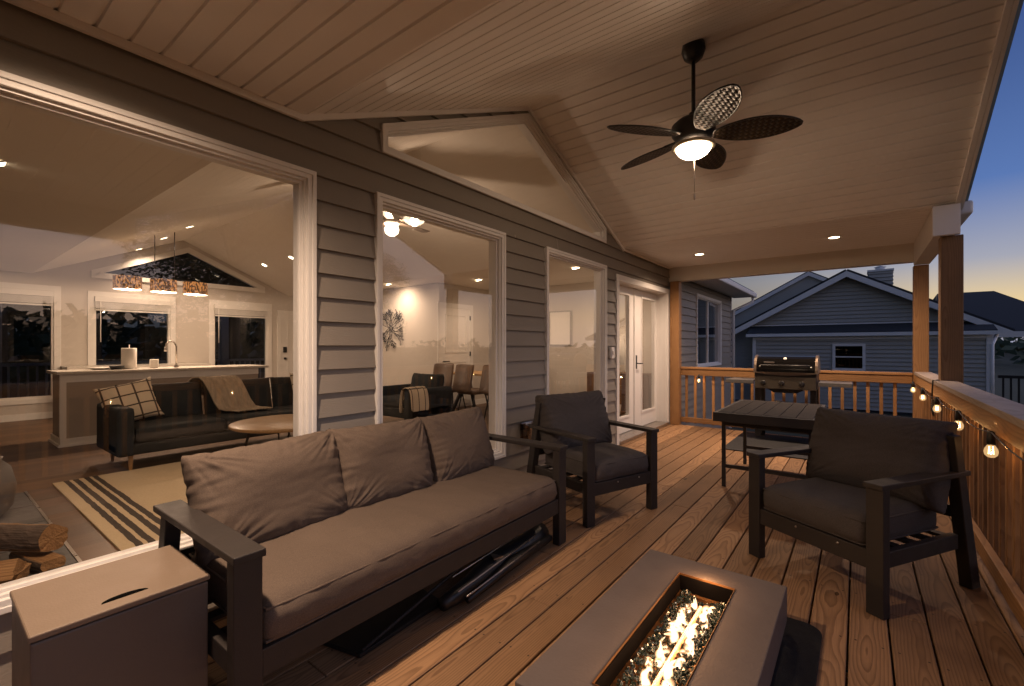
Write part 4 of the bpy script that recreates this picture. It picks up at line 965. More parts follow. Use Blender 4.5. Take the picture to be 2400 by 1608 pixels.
# plaid cushions
mp, t, p = newmat('plaid_cloth'); uvn = objco(t); sp = nd(t, 'ShaderNodeSeparateXYZ'); t.links.new(uvn, sp.inputs[0])
def stripe(x, per, w, off=0.0):
    return mth(t, 'LESS_THAN', mth(t, 'ABSOLUTE', mth(t, 'SUBTRACT', mth(t, 'FRACT', mth(t, 'ADD', mth(t, 'DIVIDE', x, per), off)), 0.5)), w)
pl1 = mth(t, 'MAXIMUM', stripe(sp.outputs[0], 0.135, 0.06), stripe(sp.outputs[1], 0.125, 0.06))
t.links.new(mixc(t, pl1, (0.60, 0.50, 0.36), (0.06, 0.045, 0.035)), p.inputs['Base Color']); p.inputs['Roughness'].default_value = 0.9
bump(t, p, noise_tex(t, uvn, 400, 2), 0.3)
def plaid(mtx, lab, seed):
    o = pillow('plaid_cushion', 0.46, 0.44, 0.17, mp, None, Matrix.Identity(4), seed, 1.2, 0.08, 36, 36, 0.5); o.matrix_world = mtx
    return tag(o, lab, 'cushion', 'plaid cushions on the indoor sofa')
def world_back(x, y, z, lean, rz, ry): return Matrix.Translation((x, y, z)) @ Matrix.Rotation(R(90)+rz, 4, 'Z') @ Matrix.Rotation(R(90)-lean, 4, 'X') @ Matrix.Rotation(ry, 4, 'Z')
plaid(world_back(-3.83, 1.42, 0.645, R(24), R(-12), R(14)), 'plaid cushion at the left end of the indoor sofa', 51)
plaid(world_back(-3.83, 3.42, 0.645, R(22), R(10), R(-5)), 'plaid cushion at the right end of the indoor sofa by the window edge', 57)
# throw blanket over the back
mthr = M('knit_throw', (0.34, 0.27, 0.19), 0.95, 0.45, 26, 0.9, 90, stretch=(0.4, 1.6, 0.4))
tb_ = MB(); prof = [(-4.16, 0.62), (-4.14, 0.78), (-4.06, 0.855), (-3.97, 0.855), (-3.90, 0.80), (-3.83, 0.68), (-3.77, 0.56), (-3.72, 0.475), (-3.64, 0.462), (-3.54, 0.465), (-3.46, 0.46)]
vs = []; n1, n2 = 40, len(prof)
fine = []
for (xa, za), (xb, zb) in zip(prof, prof[1:]):
    for k in range(4): fine.append((xa+(xb-xa)*k/4, za+(zb-za)*k/4))
fine.append(prof[-1])
for i in range(n1+1):
    for j, (x, z) in enumerate(fine):
        q = j/(len(fine)-1); y = 2.0+0.42*q*0.85+(i/n1)*(0.44-0.04*q)+0.02*nz_(q*4, i*0.2, 1)
        dzz = 0.014*math.sin(i*0.95+q*2)*(0.6+q*0.6)+0.01*nz_(i*0.25, q*6, 3)
        vs.append((x+dzz*0.7, y, z+0.012+abs(dzz)*0.7))
m_ = len(fine); tb_.add(vs, [(i*m_+j, (i+1)*m_+j, (i+1)*m_+j+1, i*m_+j+1) for i in range(n1) for j in range(m_-1)], True)
o = tb_.build('throw_blanket', mthr); sm_ = o.modifiers.new('solid', 'SOLIDIFY'); sm_.thickness = 0.014
tag(o, 'beige knitted throw draped over the back of the indoor sofa', 'throw blanket')
# rug
mr, t, p = newmat('striped_rug'); co = objco(t); sp = nd(t, 'ShaderNodeSeparateXYZ'); t.links.new(co, sp.inputs[0]); wob = mth(t, 'MULTIPLY_ADD', noise_tex(t, co, 9, 3), 0.016, -0.008)
yv = mth(t, 'ADD', sp.outputs[1], wob); fac = None
for cc, hw in ((0.855, 0.019), (0.917, 0.02), (0.992, 0.02), (1.052, 0.02)):
    s_ = mth(t, 'LESS_THAN', mth(t, 'ABSOLUTE', mth(t, 'SUBTRACT', yv, cc)), hw); fac = s_ if fac is None else mth(t, 'MAXIMUM', fac, s_)
nz1 = noise_tex(t, co, 60, 4); base = mixc(t, nz1, (0.52, 0.40, 0.25), (0.66, 0.53, 0.34)); t.links.new(mixc(t, fac, base, (0.06, 0.045, 0.035)), p.inputs['Base Color'])
p.inputs['Roughness'].default_value = 0.95; bump(t, p, noise_tex(t, co, 220, 3), 0.6)
c = MB(); c.box(-3.355, 0.765, 0.002, -0.75, 4.3, 0.014); tag(c.build('area_rug', mr), 'cream rug with four dark stripes at its near end', 'rug')
# hearth, firewood
hr = empty('hearth', (-1.9, 0.2, 0), 0, 'dark slate hearth tiles edged with a bright metal strip', 'hearth')
c = MB()
for i in range(6):
    for j in range(2): c.box(-1.30+i*0.52, -0.62+j*0.50, 0.002, -1.30+i*0.52+0.513, -0.62+j*0.50+0.493, 0.012)
c.build('slate_tiles', m_slate, hr, bevel=0.002)
c = MB(); c.box(-1.32, 0.375, 0.002, 1.70, 0.392, 0.015); c.build('edge_strip', m_steel, hr)
m_log, t, p = newmat('firewood'); co = objco(t); sp = nd(t, 'ShaderNodeSeparateXYZ'); t.links.new(co, sp.inputs[0])
gr_ = noise_tex(t, scaled(t, co, (6, 90, 90)), 1.0, 4); bk_ = noise_tex(t, scaled(t, co, (14, 30, 30)), 1.0, 4)
att = nd(t, 'ShaderNodeAttribute'); att.attribute_name = 'bark'
rg = mth(t, 'FRACT', mth(t, 'MULTIPLY', mth(t, 'SQRT', mth(t, 'ADD', mth(t, 'POWER', mth(t, 'ADD', sp.outputs[1], 0.06), 2.0), mth(t, 'POWER', mth(t, 'ADD', sp.outputs[2], 0.08), 2.0))), 80.0))
cw = mixc(t, mth(t, 'MULTIPLY_ADD', rg, 0.35, mth(t, 'MULTIPLY', gr_, 0.65)), (0.42, 0.24, 0.10), (0.22, 0.11, 0.045))
t.links.new(mixc(t, att.outputs['Fac'], cw, mixc(t, bk_, (0.04, 0.028, 0.02), (0.13, 0.09, 0.065))), p.inputs['Base Color']); p.inputs['Roughness'].default_value = 0.9
bump(t, p, mth(t, 'ADD', gr_, mth(t, 'MULTIPLY', bk_, att.outputs['Fac'])), 0.8, 0.012)
def log(loc, rz, ln, r, seed, label, sec):
    """a split log: round bark side over part of the turn, flat split faces on the rest"""
    r *= 0.78; rn = random.Random(seed); cs = [R(x) for x in sec]; pts = []; bark = []
    for a_, b_ in zip(cs, cs[1:]+[cs[0]+2*math.pi]):
        rnd_ = (b_-a_) < 1.15
        p0 = Vector((math.cos(a_), math.sin(a_))); p1 = Vector((math.cos(b_), math.sin(b_)))
        for k in range(5):
            q = k/5; v = Vector((math.cos(a_+(b_-a_)*q), math.sin(a_+(b_-a_)*q))) if rnd_ else p0.lerp(p1, q)
            pts.append(v*r); bark.append(rnd_)
    n = len(pts); m = 14; vs = []; fs = []; bv = []
    for i in range(m+1):
        x = -ln/2+ln*i/m
        for k, v in enumerate(pts):
            d = 1+0.10*nz_(v.x*18+seed, v.y*18, x*5)+(0.05*nz_(v.x*60, v.y*60+seed, x*30) if bark[k] else 0.02*nz_(v.x*90, v.y*90, x*8))
            vs.append((x+0.012*nz_(v.x*30, v.y*30, seed+i//m), v.x*d, v.y*d)); bv.append(1.0 if bark[k] and bark[k-1] else 0.0)
    for i in range(m):
        for k in range(n): fs.append((i*n+k, i*n+(k+1) % n, (i+1)*n+(k+1) % n, (i+1)*n+k))
    for e_, i in ((0, 0), (1, m)):
        c_ = len(vs); vs.append((-ln/2 if e_ == 0 else ln/2, 0, 0)); bv.append(0.0)
        base = len(vs)
        for k in range(n): q = vs[i*n+k]; vs.append((q[0]+(-0.001 if e_ == 0 else 0.001), q[1], q[2])); bv.append(0.0)
        for k in range(n): fs.append((c_, base+k, base+(k+1) % n))
    mb = MB(); mb.add(vs, fs); o = mb.build('firewood_log', m_log); at = o.data.attributes.new('bark', 'FLOAT', 'POINT'); at.data.foreach_set('value', bv)
    o.location = loc; o.rotation_euler = (0, 0, R(rz))
    return tag(o, label, 'log', 'firewood inside the window')
log((-1.30, 0.36, 0.18), 35, 0.40, 0.105, 3, 'largest split log on top of the firewood pile', (20, 95, 150, 215, 290, 340))
log((-1.20, 0.42, 0.07), 15, 0.34, 0.065, 4, 'small wedge of firewood on the tiles nearest the metal strip', (30, 150, 210, 330))
log((-1.05, 0.16, 0.10), 60, 0.40, 0.10, 5, 'dark split log at the window edge of the firewood pile', (10, 100, 180, 250, 310))
log((-1.52, 0.14, 0.10), 20, 0.42, 0.10, 6, 'split log at the back of the firewood pile', (0, 70, 150, 220, 300))
log((-1.50, 0.20, 0.28), 5, 0.38, 0.085, 8, 'split log leaning high at the left of the firewood pile', (15, 100, 190, 280))
vp = MB(); vp.lathe([(0.0, 0.0), (0.13, 0.0), (0.18, 0.06), (0.20, 0.20), (0.17, 0.34), (0.12, 0.40), (0.13, 0.42), (0.11, 0.42), (0.10, 0.39), (0.0, 0.36)], n=28)
tag(vp.build('floor_vase', M('grey_stoneware', (0.16, 0.14, 0.12), 0.7, 0.15, 8), loc=(-2.62, 0.28, 0.012)), 'grey rounded floor vase behind the firewood', 'vase')
# coffee table
ct = empty('coffee_table', (-2.55, 2.50, 0), 0, 'round wooden coffee table with black hairpin legs on the rug', 'table')
c = MB(); c.lathe([(0.0, 0.395), (0.54, 0.395), (0.56, 0.405), (0.56, 0.425), (0.545, 0.432), (0.0, 0.432)], n=48); c.build('tabletop', m_table_wood, ct)
for k in range(4):
    a = R(45+90*k+12); c = MB(); c.tube([(0.36*math.cos(a-0.15), 0.36*math.sin(a-0.15), 0.395), (0.46*math.cos(a), 0.46*math.sin(a), 0.018), (0.36*math.cos(a+0.15), 0.36*math.sin(a+0.15), 0.395)], 0.009, 8); c.build('leg', m_black, ct)
c = MB(); c.box(-0.13, -0.07, 0, 0.13, 0.07, 0.05); tag(c.build('wooden_tray', M('brown_wood', (0.12, 0.06, 0.025), 0.5), bevel=0.006, loc=(-2.45, 2.72, 0.433)), 'small brown wooden box on the coffee table', 'box')
# armchair seen through the middle window
ia = empty('indoor_armchair', (-3.90, 4.50, 0), 0, 'boxy dark armchair seen through the middle window', 'armchair')
c = MB(); c.box(0, 0.05, 0.14, 0.98, 0.92, 0.30); c.build('base', m_infab, ia, bevel=0.02)
for x0 in (0, 0.84):
    c = rounded_box(0.07, 0.46, 0.24, 0.03, 6, 14, 8, lambda p, u, v, q: p); c.build('armrest', m_infab, ia, loc=(x0+0.07, 0.47, 0.35))
c = rounded_box(0.35, 0.36, 0.08, 0.04, 16, 16, 6, lambda p, u, v, q: p); c.build('seat_cushion', m_infab, ia, loc=(0.49, 0.40, 0.37))
pillow('back_cushion', 0.74, 0.46, 0.22, m_infab, ia, back_mtx(0.49, 0.80, 0.56, R(10)), 71, 1.0, nx=30, ny=24)
for x in (0.08, 0.90):
    for y in (0.1, 0.86): c = MB(); c.lathe([(0.014, 0), (0.022, 0.14)], (x, y, 0), 8); c.build('leg', m_table_wood, ia)
pb_ = MB(); vs = []; pr = [(-0.13, 0.22), (-0.125, 0.40), (-0.10, 0.60), (0.0, 0.625), (0.10, 0.60), (0.125, 0.42), (0.13, 0.25)]
for i in range(9):
    for j, (x, z) in enumerate(pr): vs.append((x+0.01*nz_(i, j, 3), i*0.045+0.02*j*0.3, z+0.02*nz_(i*0.6, j*0.5, 1)))
pb_.add(vs, [(i*7+j, (i+1)*7+j, (i+1)*7+j+1, i*7+j+1) for i in range(8) for j in range(6)], True)
o = pb_.build('plaid_throw', mp, loc=(-2.99, 4.47, 0.01)); o.modifiers.new('solid', 'SOLIDIFY').thickness = 0.012; o.modifiers.new('sub', 'SUBSURF').levels = 2
tag(o, 'cream plaid throw hanging over the arm of the indoor armchair', 'throw blanket')
# dining set
dtb = empty('dining_table', (-3.1, 6.55, 0), 0, 'wooden dining table seen through the middle window', 'table')
c = MB(); c.box(-0.75, -0.40, 0.72, 0.75, 0.40, 0.755); c.build('tabletop', m_table_wood, dtb, bevel=0.005)
for s in (-1, 1):
    c = MB(); c.bar((s*0.62, -0.32, 0), (s*0.50, 0.0, 0.72), 0.05, 0.05); c.bar((s*0.62, 0.32, 0), (s*0.50, 0.0, 0.72), 0.05, 0.05); c.build('leg', m_black, dtb)
dc = empty('dining_chair', (0, 0, 0), 0, 'x', 'chair', 'tan dining chairs around the dining table')
c = rounded_box(0.22, 0.22, 0.04, 0.035, 12, 12, 4, lambda p, u, v, q: p); c.build('seat', m_chair, dc, loc=(0, 0, 0.46))
def bk(p, u, v, q): return p+Vector((0, 0.05*q-0.05*(u*u)*1.0+0.0, 0))
c = rounded_box(0.22, 0.03, 0.24, 0.028, 14, 4, 14, bk); c.build('backrest', m_chair, dc, loc=(0, -0.20, 0.70))
for x in (-0.18, 0.18):
    for y in (-0.18, 0.18): c = MB(); c.tube([(x*1.15, y*1.15, 0), (x*0.8, y*0.8, 0.43)], [0.009, 0.014], 8); c.build('leg', m_black, dc)
for k, (x, y, rz, lab) in enumerate(((-3.55, 6.02, 8, 'tan dining chair at the left of the table nearest the dark armchair'), (-2.95, 5.98, -5, 'tan dining chair in the middle facing the table'), (-2.36, 6.02, -12, 'tan dining chair at the right of the table nearest the deck'), (-3.1, 7.15, 180, 'tan dining chair behind the dining table'))):
    o = dc if k == 0 else copy_tree(dc); o.location = (x, y, 0); o.rotation_euler = (0, 0, R(rz)); o['label'] = lab
# twig wall art, framed picture, plants, ceiling fan inside
ta = MB(); rn = random.Random(3)
def twig(p, a, ln, dep):
    q = (p[0]+ln*math.cos(a), p[1]+ln*math.sin(a)); ta.tube([(p[0], 0, p[1]), ((p[0]+q[0])/2, -0.012, (p[1]+q[1])/2), (q[0], 0, q[1])], 0.006, 5)
    if dep:
        for k in range(2): twig(q, a+rn.uniform(-0.7, 0.7), ln*rn.uniform(0.6, 0.85), dep-1)
for k in range(19): twig((0.05*math.cos(k*2.4), 0.05*math.sin(k*2.4)), k*2*math.pi/19, 0.13+0.03*(k%3), 3)
tag(ta.build('twig_wall_art', m_dark, loc=(-5.55, 6.225, 1.64)), 'round dark twig wall art on the pale wall', 'wall art')
pi = empty('framed_picture', (-2.55, 7.99, 1.27), 0, 'white framed picture on the dining room wall', 'picture')
c = MB(); c.ring([(-0.1, 0), (0.42, 0), (0.42, 0.70), (-0.1, 0.70)], [(-0.08, 0.02), (0.40, 0.02), (0.40, 0.68), (-0.08, 0.68)], lambda x, z: (x, 0, z), lambda x, z: (x, -0.03, z)); c.build('frame', m_ceramic, pi)
c = MB(); c.box(-0.081, -0.012, 0.019, 0.401, -0.002, 0.681); c.build('print', m_paper, pi)
# indoor sideboard, lamp and plant by the french door
sb_ = empty('sideboard', (-0.9, 7.45, 0), 0, 'dark sideboard inside the french door', 'sideboard')
c = MB(); c.box(-0.6, 0, 0.1, 0.55, 0.42, 0.78); c.build('cabinet', M('walnut', (0.10, 0.05, 0.025), 0.5), sb_, bevel=0.005)
for x in (-0.55, 0.5): c = MB(); c.box(x, 0.05, 0, x+0.04, 0.37, 0.1); c.build('leg', m_black, sb_)
tl = empty('table_lamp', (-1.15, 7.66, 0.78), 0, 'lit table lamp with pale shade seen through the french door', 'lamp')
c = MB(); c.lathe([(0, 0), (0.07, 0), (0.075, 0.02), (0.03, 0.05), (0.06, 0.14), (0.05, 0.22), (0.012, 0.26), (0.012, 0.32), (0, 0.32)]); c.build('base', m_dark, tl)
c = MB(); c.lathe([(0.15, 0.30), (0.09, 0.52)], n=28); c.build('lamp_shade', emit('lit_shade', (1.0, 0.80, 0.56), 1.6), tl)
lamp('table_lamp_bulb', 'POINT', (0, 0, 0.58), 3, WARM2, tl, 0.05)
pl_ = empty('potted_plant', (-0.75, 6.9, 0), 0, 'leafy potted plant standing just inside the narrow window', 'plant')
c = MB(); c.lathe([(0, 0), (0.11, 0), (0.15, 0.30), (0.135, 0.30), (0.12, 0.26), (0, 0.26)]); c.build('pot', m_ceramic, pl_)
c = MB(); rn = random.Random(9)
for k in range(60):
    a = rn.uniform(0, 6.28); l = rn.uniform(0.18, 0.34); el = rn.uniform(0.3, 1.3); p0 = Vector((0, 0, 0.27+rn.uniform(0, 0.25))); d = Vector((math.cos(a)*math.cos(el), math.sin(a)*math.cos(el), math.sin(el))); sd = Vector((-math.sin(a), math.cos(a), 0))*0.03
    q = p0+d*l; m2 = p0+d*l*0.55+Vector((0, 0, 0.03)); c.add([p0, m2+sd, q-Vector((0, 0, 0.05)), m2-sd], [(0, 1, 2, 3)])
c.build('leaves', m_leaf, pl_)
m_bowl2 = m_bowl.copy(); m_bowl2.name = 'dim_glass_bowl'
for _n in m_bowl2.node_tree.nodes:
    if _n.type == 'EMISSION': _n.inputs[1].default_value = 5
inf = empty('indoor_ceiling_fan', (-1.95, 3.43, 3.466), 0, 'pale ceiling fan with a light inside the house', 'ceiling fan')
c = MB(); c.tube([(0, 0, 0), (0, 0, -0.68)], 0.012); c.lathe([(0, -0.64), (0.09, -0.66), (0.11, -0.72), (0.08, -0.78), (0, -0.79)]); c.build('motor', m_white, inf)
c = MB(); c.lathe([(0.07, -0.79), (0.085, -0.83), (0.075, -0.875), (0.04, -0.905), (0, -0.91)]); c.build('light_bowl', m_bowl2, inf)
m_fb = M('fan_blade_wood', (0.13, 0.10, 0.08), 0.5)
for k in range(5):
    a = R(24+72*k); b = MB(); b.prism([(0.1, 0.04), (0.60, 0.065), (0.62, 0.0), (0.60, -0.065), (0.1, -0.04)], lambda x, y: (x*math.cos(a)-y*math.sin(a), x*math.sin(a)+y*math.cos(a), -0.735), lambda x, y: (x*math.cos(a)-y*math.sin(a), x*math.sin(a)+y*math.cos(a), -0.727)); b.build('blade', m_fb, inf)
lamp('indoor_fan_lamp', 'POINT', (0, 0, -0.885), P_IN*0.8, WARM2, inf, 0.02)
# front porch beyond the kitchen
fp = empty('front_porch', (-8.95, 0, 0), 0, 'white front porch railing and column beyond the kitchen windows', 'porch')
c = MB(); c.box(-1.9, -2.6, -0.12, -0.06, 7, -0.03); c.build('floor', m_conc, fp)
c = MB(); c.box(-1.8, -2.6, 0.86, -1.72, 7, 0.92); c.box(-1.79, -2.6, 0.08, -1.73, 7, 0.13); c.build('rails', m_trim, fp)
for k in range(60):
    yb = -1.6+k*0.13
    if yb > 6.2: break
    c = MB(); c.box(-1.778, yb-0.016, 0.13, -1.742, yb+0.016, 0.86); c.build('baluster', m_trim, fp)
for y in (0.95, 4.9): c = MB(); c.box(-1.85, y-0.09, -0.03, -1.67, y+0.09, 2.45); c.build('column', m_trim, fp)
c = MB(); c.box(-2.1, -2.7, 2.46, -0.1, 1.1, 2.60); c.box(-2.1, 5.9, 2.46, -0.1, 7, 2.6); c.build('roof', m_roof, fp)

# ------------------------------------------------------------------ neighbour's house
NY = 17.0
m_ntrim = M('bright_trim', (0.88, 0.88, 0.88), 0.5, 0.04, 3)
nh = empty('neighbour_house', (0, NY, 0), 0, 'blue grey neighbouring house with stepped gables beyond the far railing', 'house')
def nx_(x, y, z): return (x, y, z)
RZ, RXc, ES = 3.36, 2.18, 0.548
def n_lim(z):
    if z < 1.62: return -1.2, 5.12
    w = (RZ-z)/ES; return RXc-w, min(5.12, RXc+w)
def nside(name, y, lim, z0, z1, ops):
    mb = MB(); st = 0.115
    for za, zb, (a, b, c, d) in slabs2(z0, z1, st, lim, ops):
        mb.add([(a, y-0.034, za), (b, y-0.034, za), (d, y-0.002, zb), (c, y-0.002, zb)], [(0, 1, 2, 3)]); mb.add([(a, y, za), (b, y, za), (b, y-0.034, za), (a, y-0.034, za)], [(0, 1, 2, 3)])
    return mb.build(name, m_nsiding, nh)
def slabs2(z0, z1, st, lim, ops):
    z = z0
    while z < z1-0.01:
        zb = min(z+st, z1); a, b = lim(z+1e-4); c, d = lim(zb-1e-4); segs = [(a, b, c, d)]
        for (x0, x1, q0, q1) in ops:
            if q0 < (z+zb)/2 < q1:
                segs = [s for sg in segs for s in ((sg[0], x0, sg[2], x0), (x1, sg[1], x1, sg[3]))]
        for sg in segs:
            if sg[1] > sg[0]: yield z, zb, sg
        z = zb
nside('wall', 0.0, n_lim, -0.55, 3.3, [])
# projecting lower bay with its own window and small roof
NB = 0.62
mb = MB()
for za, zb, (a, b, c, d) in slabs2(-0.55, 1.575, 0.115, lambda z: (-0.22, 5.1), [(1.90, 2.57, 0.60, 1.28)]):
    mb.add([(a, -NB-0.034, za), (b, -NB-0.034, za), (d, -NB, zb), (c, -NB, zb)], [(0, 1, 2, 3)]); mb.add([(a, -NB, za), (b, -NB, za), (b, -NB-0.034, za), (a, -NB-0.034, za)], [(0, 1, 2, 3)])
mb.add([(-0.22, -NB, -0.55), (-0.22, 0, -0.55), (-0.22, 0, 1.58), (-0.22, -NB, 1.58)], [(0, 1, 2, 3)]); mb.add([(5.1, -NB, -0.55), (5.1, 6, -0.55), (5.1, 6, 1.9), (5.1, -NB, 1.58)], [(0, 1, 2, 3)])
mb.build('bay_wall', m_nsiding, nh)
fn_ = MB(); fn_.box(-1.2, -NB+0.02, -1.6, 5.1, 0.5, -0.55); fn_.build('foundation', M('dark_foundation', (0.04, 0.05, 0.07), 0.9), nh)
mb = MB(); roof_sheet(mb, [(-0.4, -NB-0.15, 1.64), (5.2, -NB-0.15, 1.64), (5.2, 0.0, 1.90), (-0.4, 0.0, 1.90)], 0.03); mb.build('bay_roof', m_roof, nh)
mb = MB(); mb.box(-0.42, -NB-0.20, 1.55, 5.22, -NB-0.155, 1.645); mb.box(-0.25, -NB-0.05, -0.5, -0.16, -NB-0.001, 1.5); mb.box(5.02, -NB-0.05, -0.55, 5.13, -NB-0.001, 1.55); mb.box(-0.25, -NB-0.045, 1.46, 5.1, -NB-0.001, 1.54); mb.box(-0.4, -0.05, 1.905, 5.1, -0.018, 1.95); mb.build('trim', m_ntrim, nh)
wm = MB(); wm.ring(rect(1.85, 2.62, 0.55, 1.33), rect(1.92, 2.55, 0.62, 1.26), lambda x, z: (x, -NB-0.06, z), lambda x, z: (x, -NB+0.06, z)); wm.box(1.92, -NB-0.02, 0.93, 2.55, -NB+0.03, 0.965)
ww = wm.build('window', m_ntrim, nh); c = MB(); c.add([(x, -NB+0.02, z) for x, z in rect(1.91, 2.56, 0.61, 1.27)], [(0, 1, 2, 3)]); c.build('pane', glass('dark_pane', 2.0, (0.1, 0.12, 0.15)), ww)
c = MB(); c.box(1.85, -NB+0.07, 0.55, 2.62, -NB+0.09, 1.33); c.build('backing', m_black, ww)
def rake(mb, x0, z0, x1, z1, y, h=0.17):
    mb.prism([(x0, z0), (x1, z1), (x1, z1-h), (x0, z0-h)], lambda x, z: (x, y-0.06, z), lambda x, z: (x, y-0.02, z))
mb = MB(); y_ = -0.28
rake(mb, RXc, RZ+0.12, -1.25, RZ+0.12-3.43*ES, y_); rake(mb, RXc, RZ+0.12, 5.55, RZ+0.12-3.37*ES, y_)
mb.build('rake_board', m_ntrim, nh)
mb = MB()
roof_sheet(mb, [(-1.5, -0.32, RZ+0.13-3.68*ES), (-1.5, 11, RZ+0.13-3.68*ES), (RXc, 11, RZ+0.13), (RXc, -0.32, RZ+0.13)], 0.05)
roof_sheet(mb, [(5.56, -0.32, RZ+0.13-3.38*ES), (5.56, 11, RZ+0.13-3.38*ES), (RXc+0.001, 11, RZ+0.13), (RXc+0.001, -0.32, RZ+0.13)], 0.05)
# second gable behind on the left, and the long dark roof on the right
roof_sheet(mb, [(-3.4, 2.7, 3.95-4.4*0.55), (-3.4, 12, 3.95-4.4*0.55), (1.02, 12, 3.95), (1.02, 2.7, 3.95)], 0.05)
roof_sheet(mb, [(5.4, 2.7, 3.95-4.38*0.55), (5.4, 12, 3.95-4.38*0.55), (1.021, 12, 3.95), (1.021, 2.7, 3.95)], 0.05)
roof_sheet(mb, [(4.2, 2.3, 1.66), (7.7, 2.3, 1.66), (6.42, 7.0, 3.24), (4.9, 7.0, 3.24)], 0.05)
mb.add([(7.7, 2.3, 1.70), (9.0, 12.0, 1.70), (6.42, 7.0, 3.29)], [(0, 1, 2)]); mb.add([(4.2, 2.3, 1.70), (4.2, 12.0, 1.70), (4.9, 7.0, 3.29)], [(0, 1, 2)])
mb.build('roof', m_roof, nh)
mb = MB(); rake(mb, 1.02, 3.96, -3.4, 3.96-4.42*0.55, 2.7, 0.14); rake(mb, 1.02, 3.96, 5.4, 3.96-4.38*0.55, 2.7, 0.14); mb.box(5.3, 2.22, 1.52, 7.75, 2.29, 1.69); mb.build('fascia', m_ntrim, nh)
mb = MB(); mb.prism([(1.02, 3.83), (-3.0, 1.6), (-3.0, -0.6), (5, -0.6), (5, 1.6)], lambda x, z: (x, 2.75, z), lambda x, z: (x, 2.85, z)); mb.build('rear_wall', m_nsiding, nh)
ch = MB()
for k in range(9):
    z0_ = 2.6+k*0.111; vs_ = [(2.69, 0.97, z0_), (3.31, 0.97, z0_), (3.31, 1.63, z0_), (2.69, 1.63, z0_), (2.72, 1.0, z0_+0.1105), (3.28, 1.0, z0_+0.1105), (3.28, 1.6, z0_+0.1105), (2.72, 1.6, z0_+0.1105)]
    ch.add(vs_, [(0,3,2,1),(4,5,6,7),(0,1,5,4),(1,2,6,5),(2,3,7,6),(3,0,4,7)])
ch.build('chimney', m_nsiding, nh); c = MB(); c.box(2.68, 0.96, 3.56, 3.32, 1.64, 3.62); c.lathe([(0.12, 3.62), (0.12, 3.72), (0.16, 3.72), (0.0, 3.78)], (3.0, 1.3, 0), 14); c.build('chimney_cap', m_ntrim, nh)
c = MB(); c.tube([(5.3, -0.1, 1.55), (5.12, -NB-0.05, 1.3), (5.12, -NB-0.05, -0.5)], 0.04, 8); c.build('downspout', m_ntrim, nh)

# dark neighbouring deck rail and post
nf = empty('dark_deck_railing', (5.6, 18.5, -0.8), 0, 'dark railing and post of the deck beyond the neighbouring house', 'railing')
c = MB(); c.box(0, 0, 1.16, 5.5, 0.09, 1.24); c.box(0, 0.02, 0.2, 5.5, 0.07, 0.28); c.build('rails', m_dark, nf)
for k in range(36): c = MB(); c.box(0.08+k*0.15, 0.025, 0.28, 0.12+k*0.15, 0.065, 1.16); c.build('baluster', m_dark, nf)
c = MB(); c.box(0.75, -0.05, 0, 1.0, 0.15, 2.35); c.build('post', m_dark, nf)
c = MB(); c.box(-0.1, 0.1, 0, 5.6, 3.0, 0.2); c.build('floor', m_dark, nf)

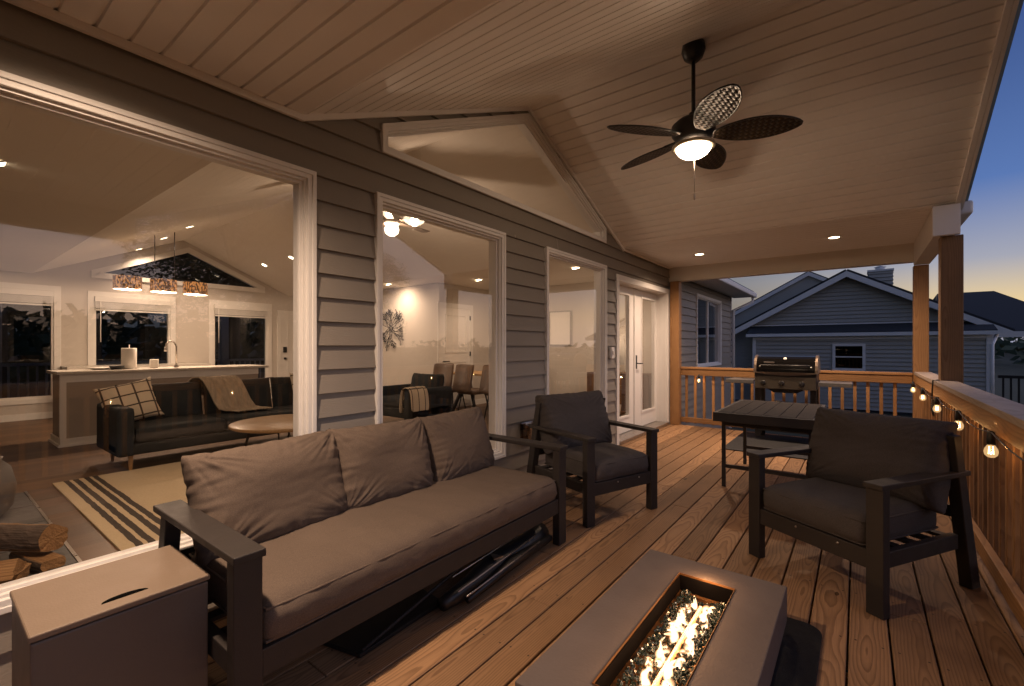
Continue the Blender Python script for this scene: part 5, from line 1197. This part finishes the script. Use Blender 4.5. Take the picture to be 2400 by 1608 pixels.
# ------------------------------------------------------------------ trees
def leaf_cloud(mb, c, rx, rz, n, rn, size):
    for k in range(n):
        while True:
            v = Vector((rn.uniform(-1, 1), rn.uniform(-1, 1), rn.uniform(-1, 1)))
            if v.length < 1 and nz_(v.x*2.3+c[0], v.y*2.3+c[1], v.z*2.3) > -0.18: break
        p = Vector(c)+Vector((v.x*rx, v.y*rx, v.z*rz)); a = Vector((rn.uniform(-1, 1), rn.uniform(-1, 1), rn.uniform(-0.6, 0.6))).normalized()*size*rn.uniform(0.6, 1.4); b = a.orthogonal().normalized()*size*0.6
        mb.add([p-a*0.5, p+b*0.5, p+a*0.5, p-b*0.5], [(0, 1, 2, 3)])
def tree(x, y, z, h, seed, label, group):
    rn = random.Random(seed); r = empty('tree', (x, y, z), 0, label, 'tree', group); tk = MB()
    tk.tube([(0, 0, -0.3), (0.1, 0.05, h*0.3), (0.05, 0.15, h*0.6), (0.1, 0.1, h*0.95)], [h*0.028, h*0.02, h*0.013, 0.02], 8)
    cr = MB()
    for k in range(13):
        a = rn.uniform(0, 6.28); z0 = h*rn.uniform(0.3, 0.75); l = h*rn.uniform(0.15, 0.3); e = Vector((math.cos(a)*l, math.sin(a)*l, z0+l*0.6))
        tk.tube([(0.08, 0.1, z0), tuple(e*0.5+Vector((0, 0, z0*0.5))), tuple(e)], [h*0.008, h*0.006, 0.01], 6); leaf_cloud(cr, e, h*0.16, h*0.13, 1500, rn, h*0.014)
    leaf_cloud(cr, (0.1, 0.1, h*0.85), h*0.2, h*0.16, 900, rn, h*0.014)
    tk.build('trunk', m_bark, r); cr.build('crown', m_leaf, r)
tree(15, 6.7, -2.1, 9.8, 2, 'tall garden tree whose crown shows mirrored in the picture window', 'garden trees mirrored in the windows')
tree(18, 9.0, -2.5, 11.5, 8, 'broad garden tree behind the tall one, mirrored in the picture window', 'garden trees mirrored in the windows')
tree(17, 11.5, -2.4, 8.5, 3, 'garden tree mirrored lower down beside the taller one', 'garden trees mirrored in the windows')
for k, (x, y, h, lab) in enumerate(((-15, 1.2, 11, 'dark tree beyond the left kitchen window'), (-16, 3.2, 12, 'dark tree beyond the middle kitchen window'), (-14.5, 5.2, 10, 'dark tree beyond the right kitchen window'), (-17, 7.5, 12, 'dark tree beyond the front door'))):
    tree(x, y, -0.8, h, 20+k, lab, 'dark trees in front of the house')
# far wood: a ragged belt of foliage near the horizon
fw = MB(); rn = random.Random(31)
for k in range(520):
    a = rn.uniform(-180, 180); d = rn.uniform(70, 120) if -40 < a < 140 else rn.uniform(30, 60)
    x, y = d*math.sin(R(a)), 6+d*math.cos(R(a)); z = gz(x, y)
    hh = rn.uniform(4.0, 6.0) if -40 < a < 140 else rn.uniform(8, 14); n_ = 40
    if 63 < a < 105: d = rn.uniform(34, 44); x, y = d*math.sin(R(a)), 6+d*math.cos(R(a)); z = gz(x, y); hh = 8.6-z*0.95+rn.uniform(-2.0, 0.4)-4.2; n_ = 90
    elif -40 < a < 140: hh = max(2.5, 2.9-z*0.9+rn.uniform(-0.6, 0.9))
    leaf_cloud(fw, (x, y, z+hh*0.45), 4.0, hh*0.55, n_, rn, 1.5)
tag(fw.build('far_wood', m_leaf), kind='stuff')
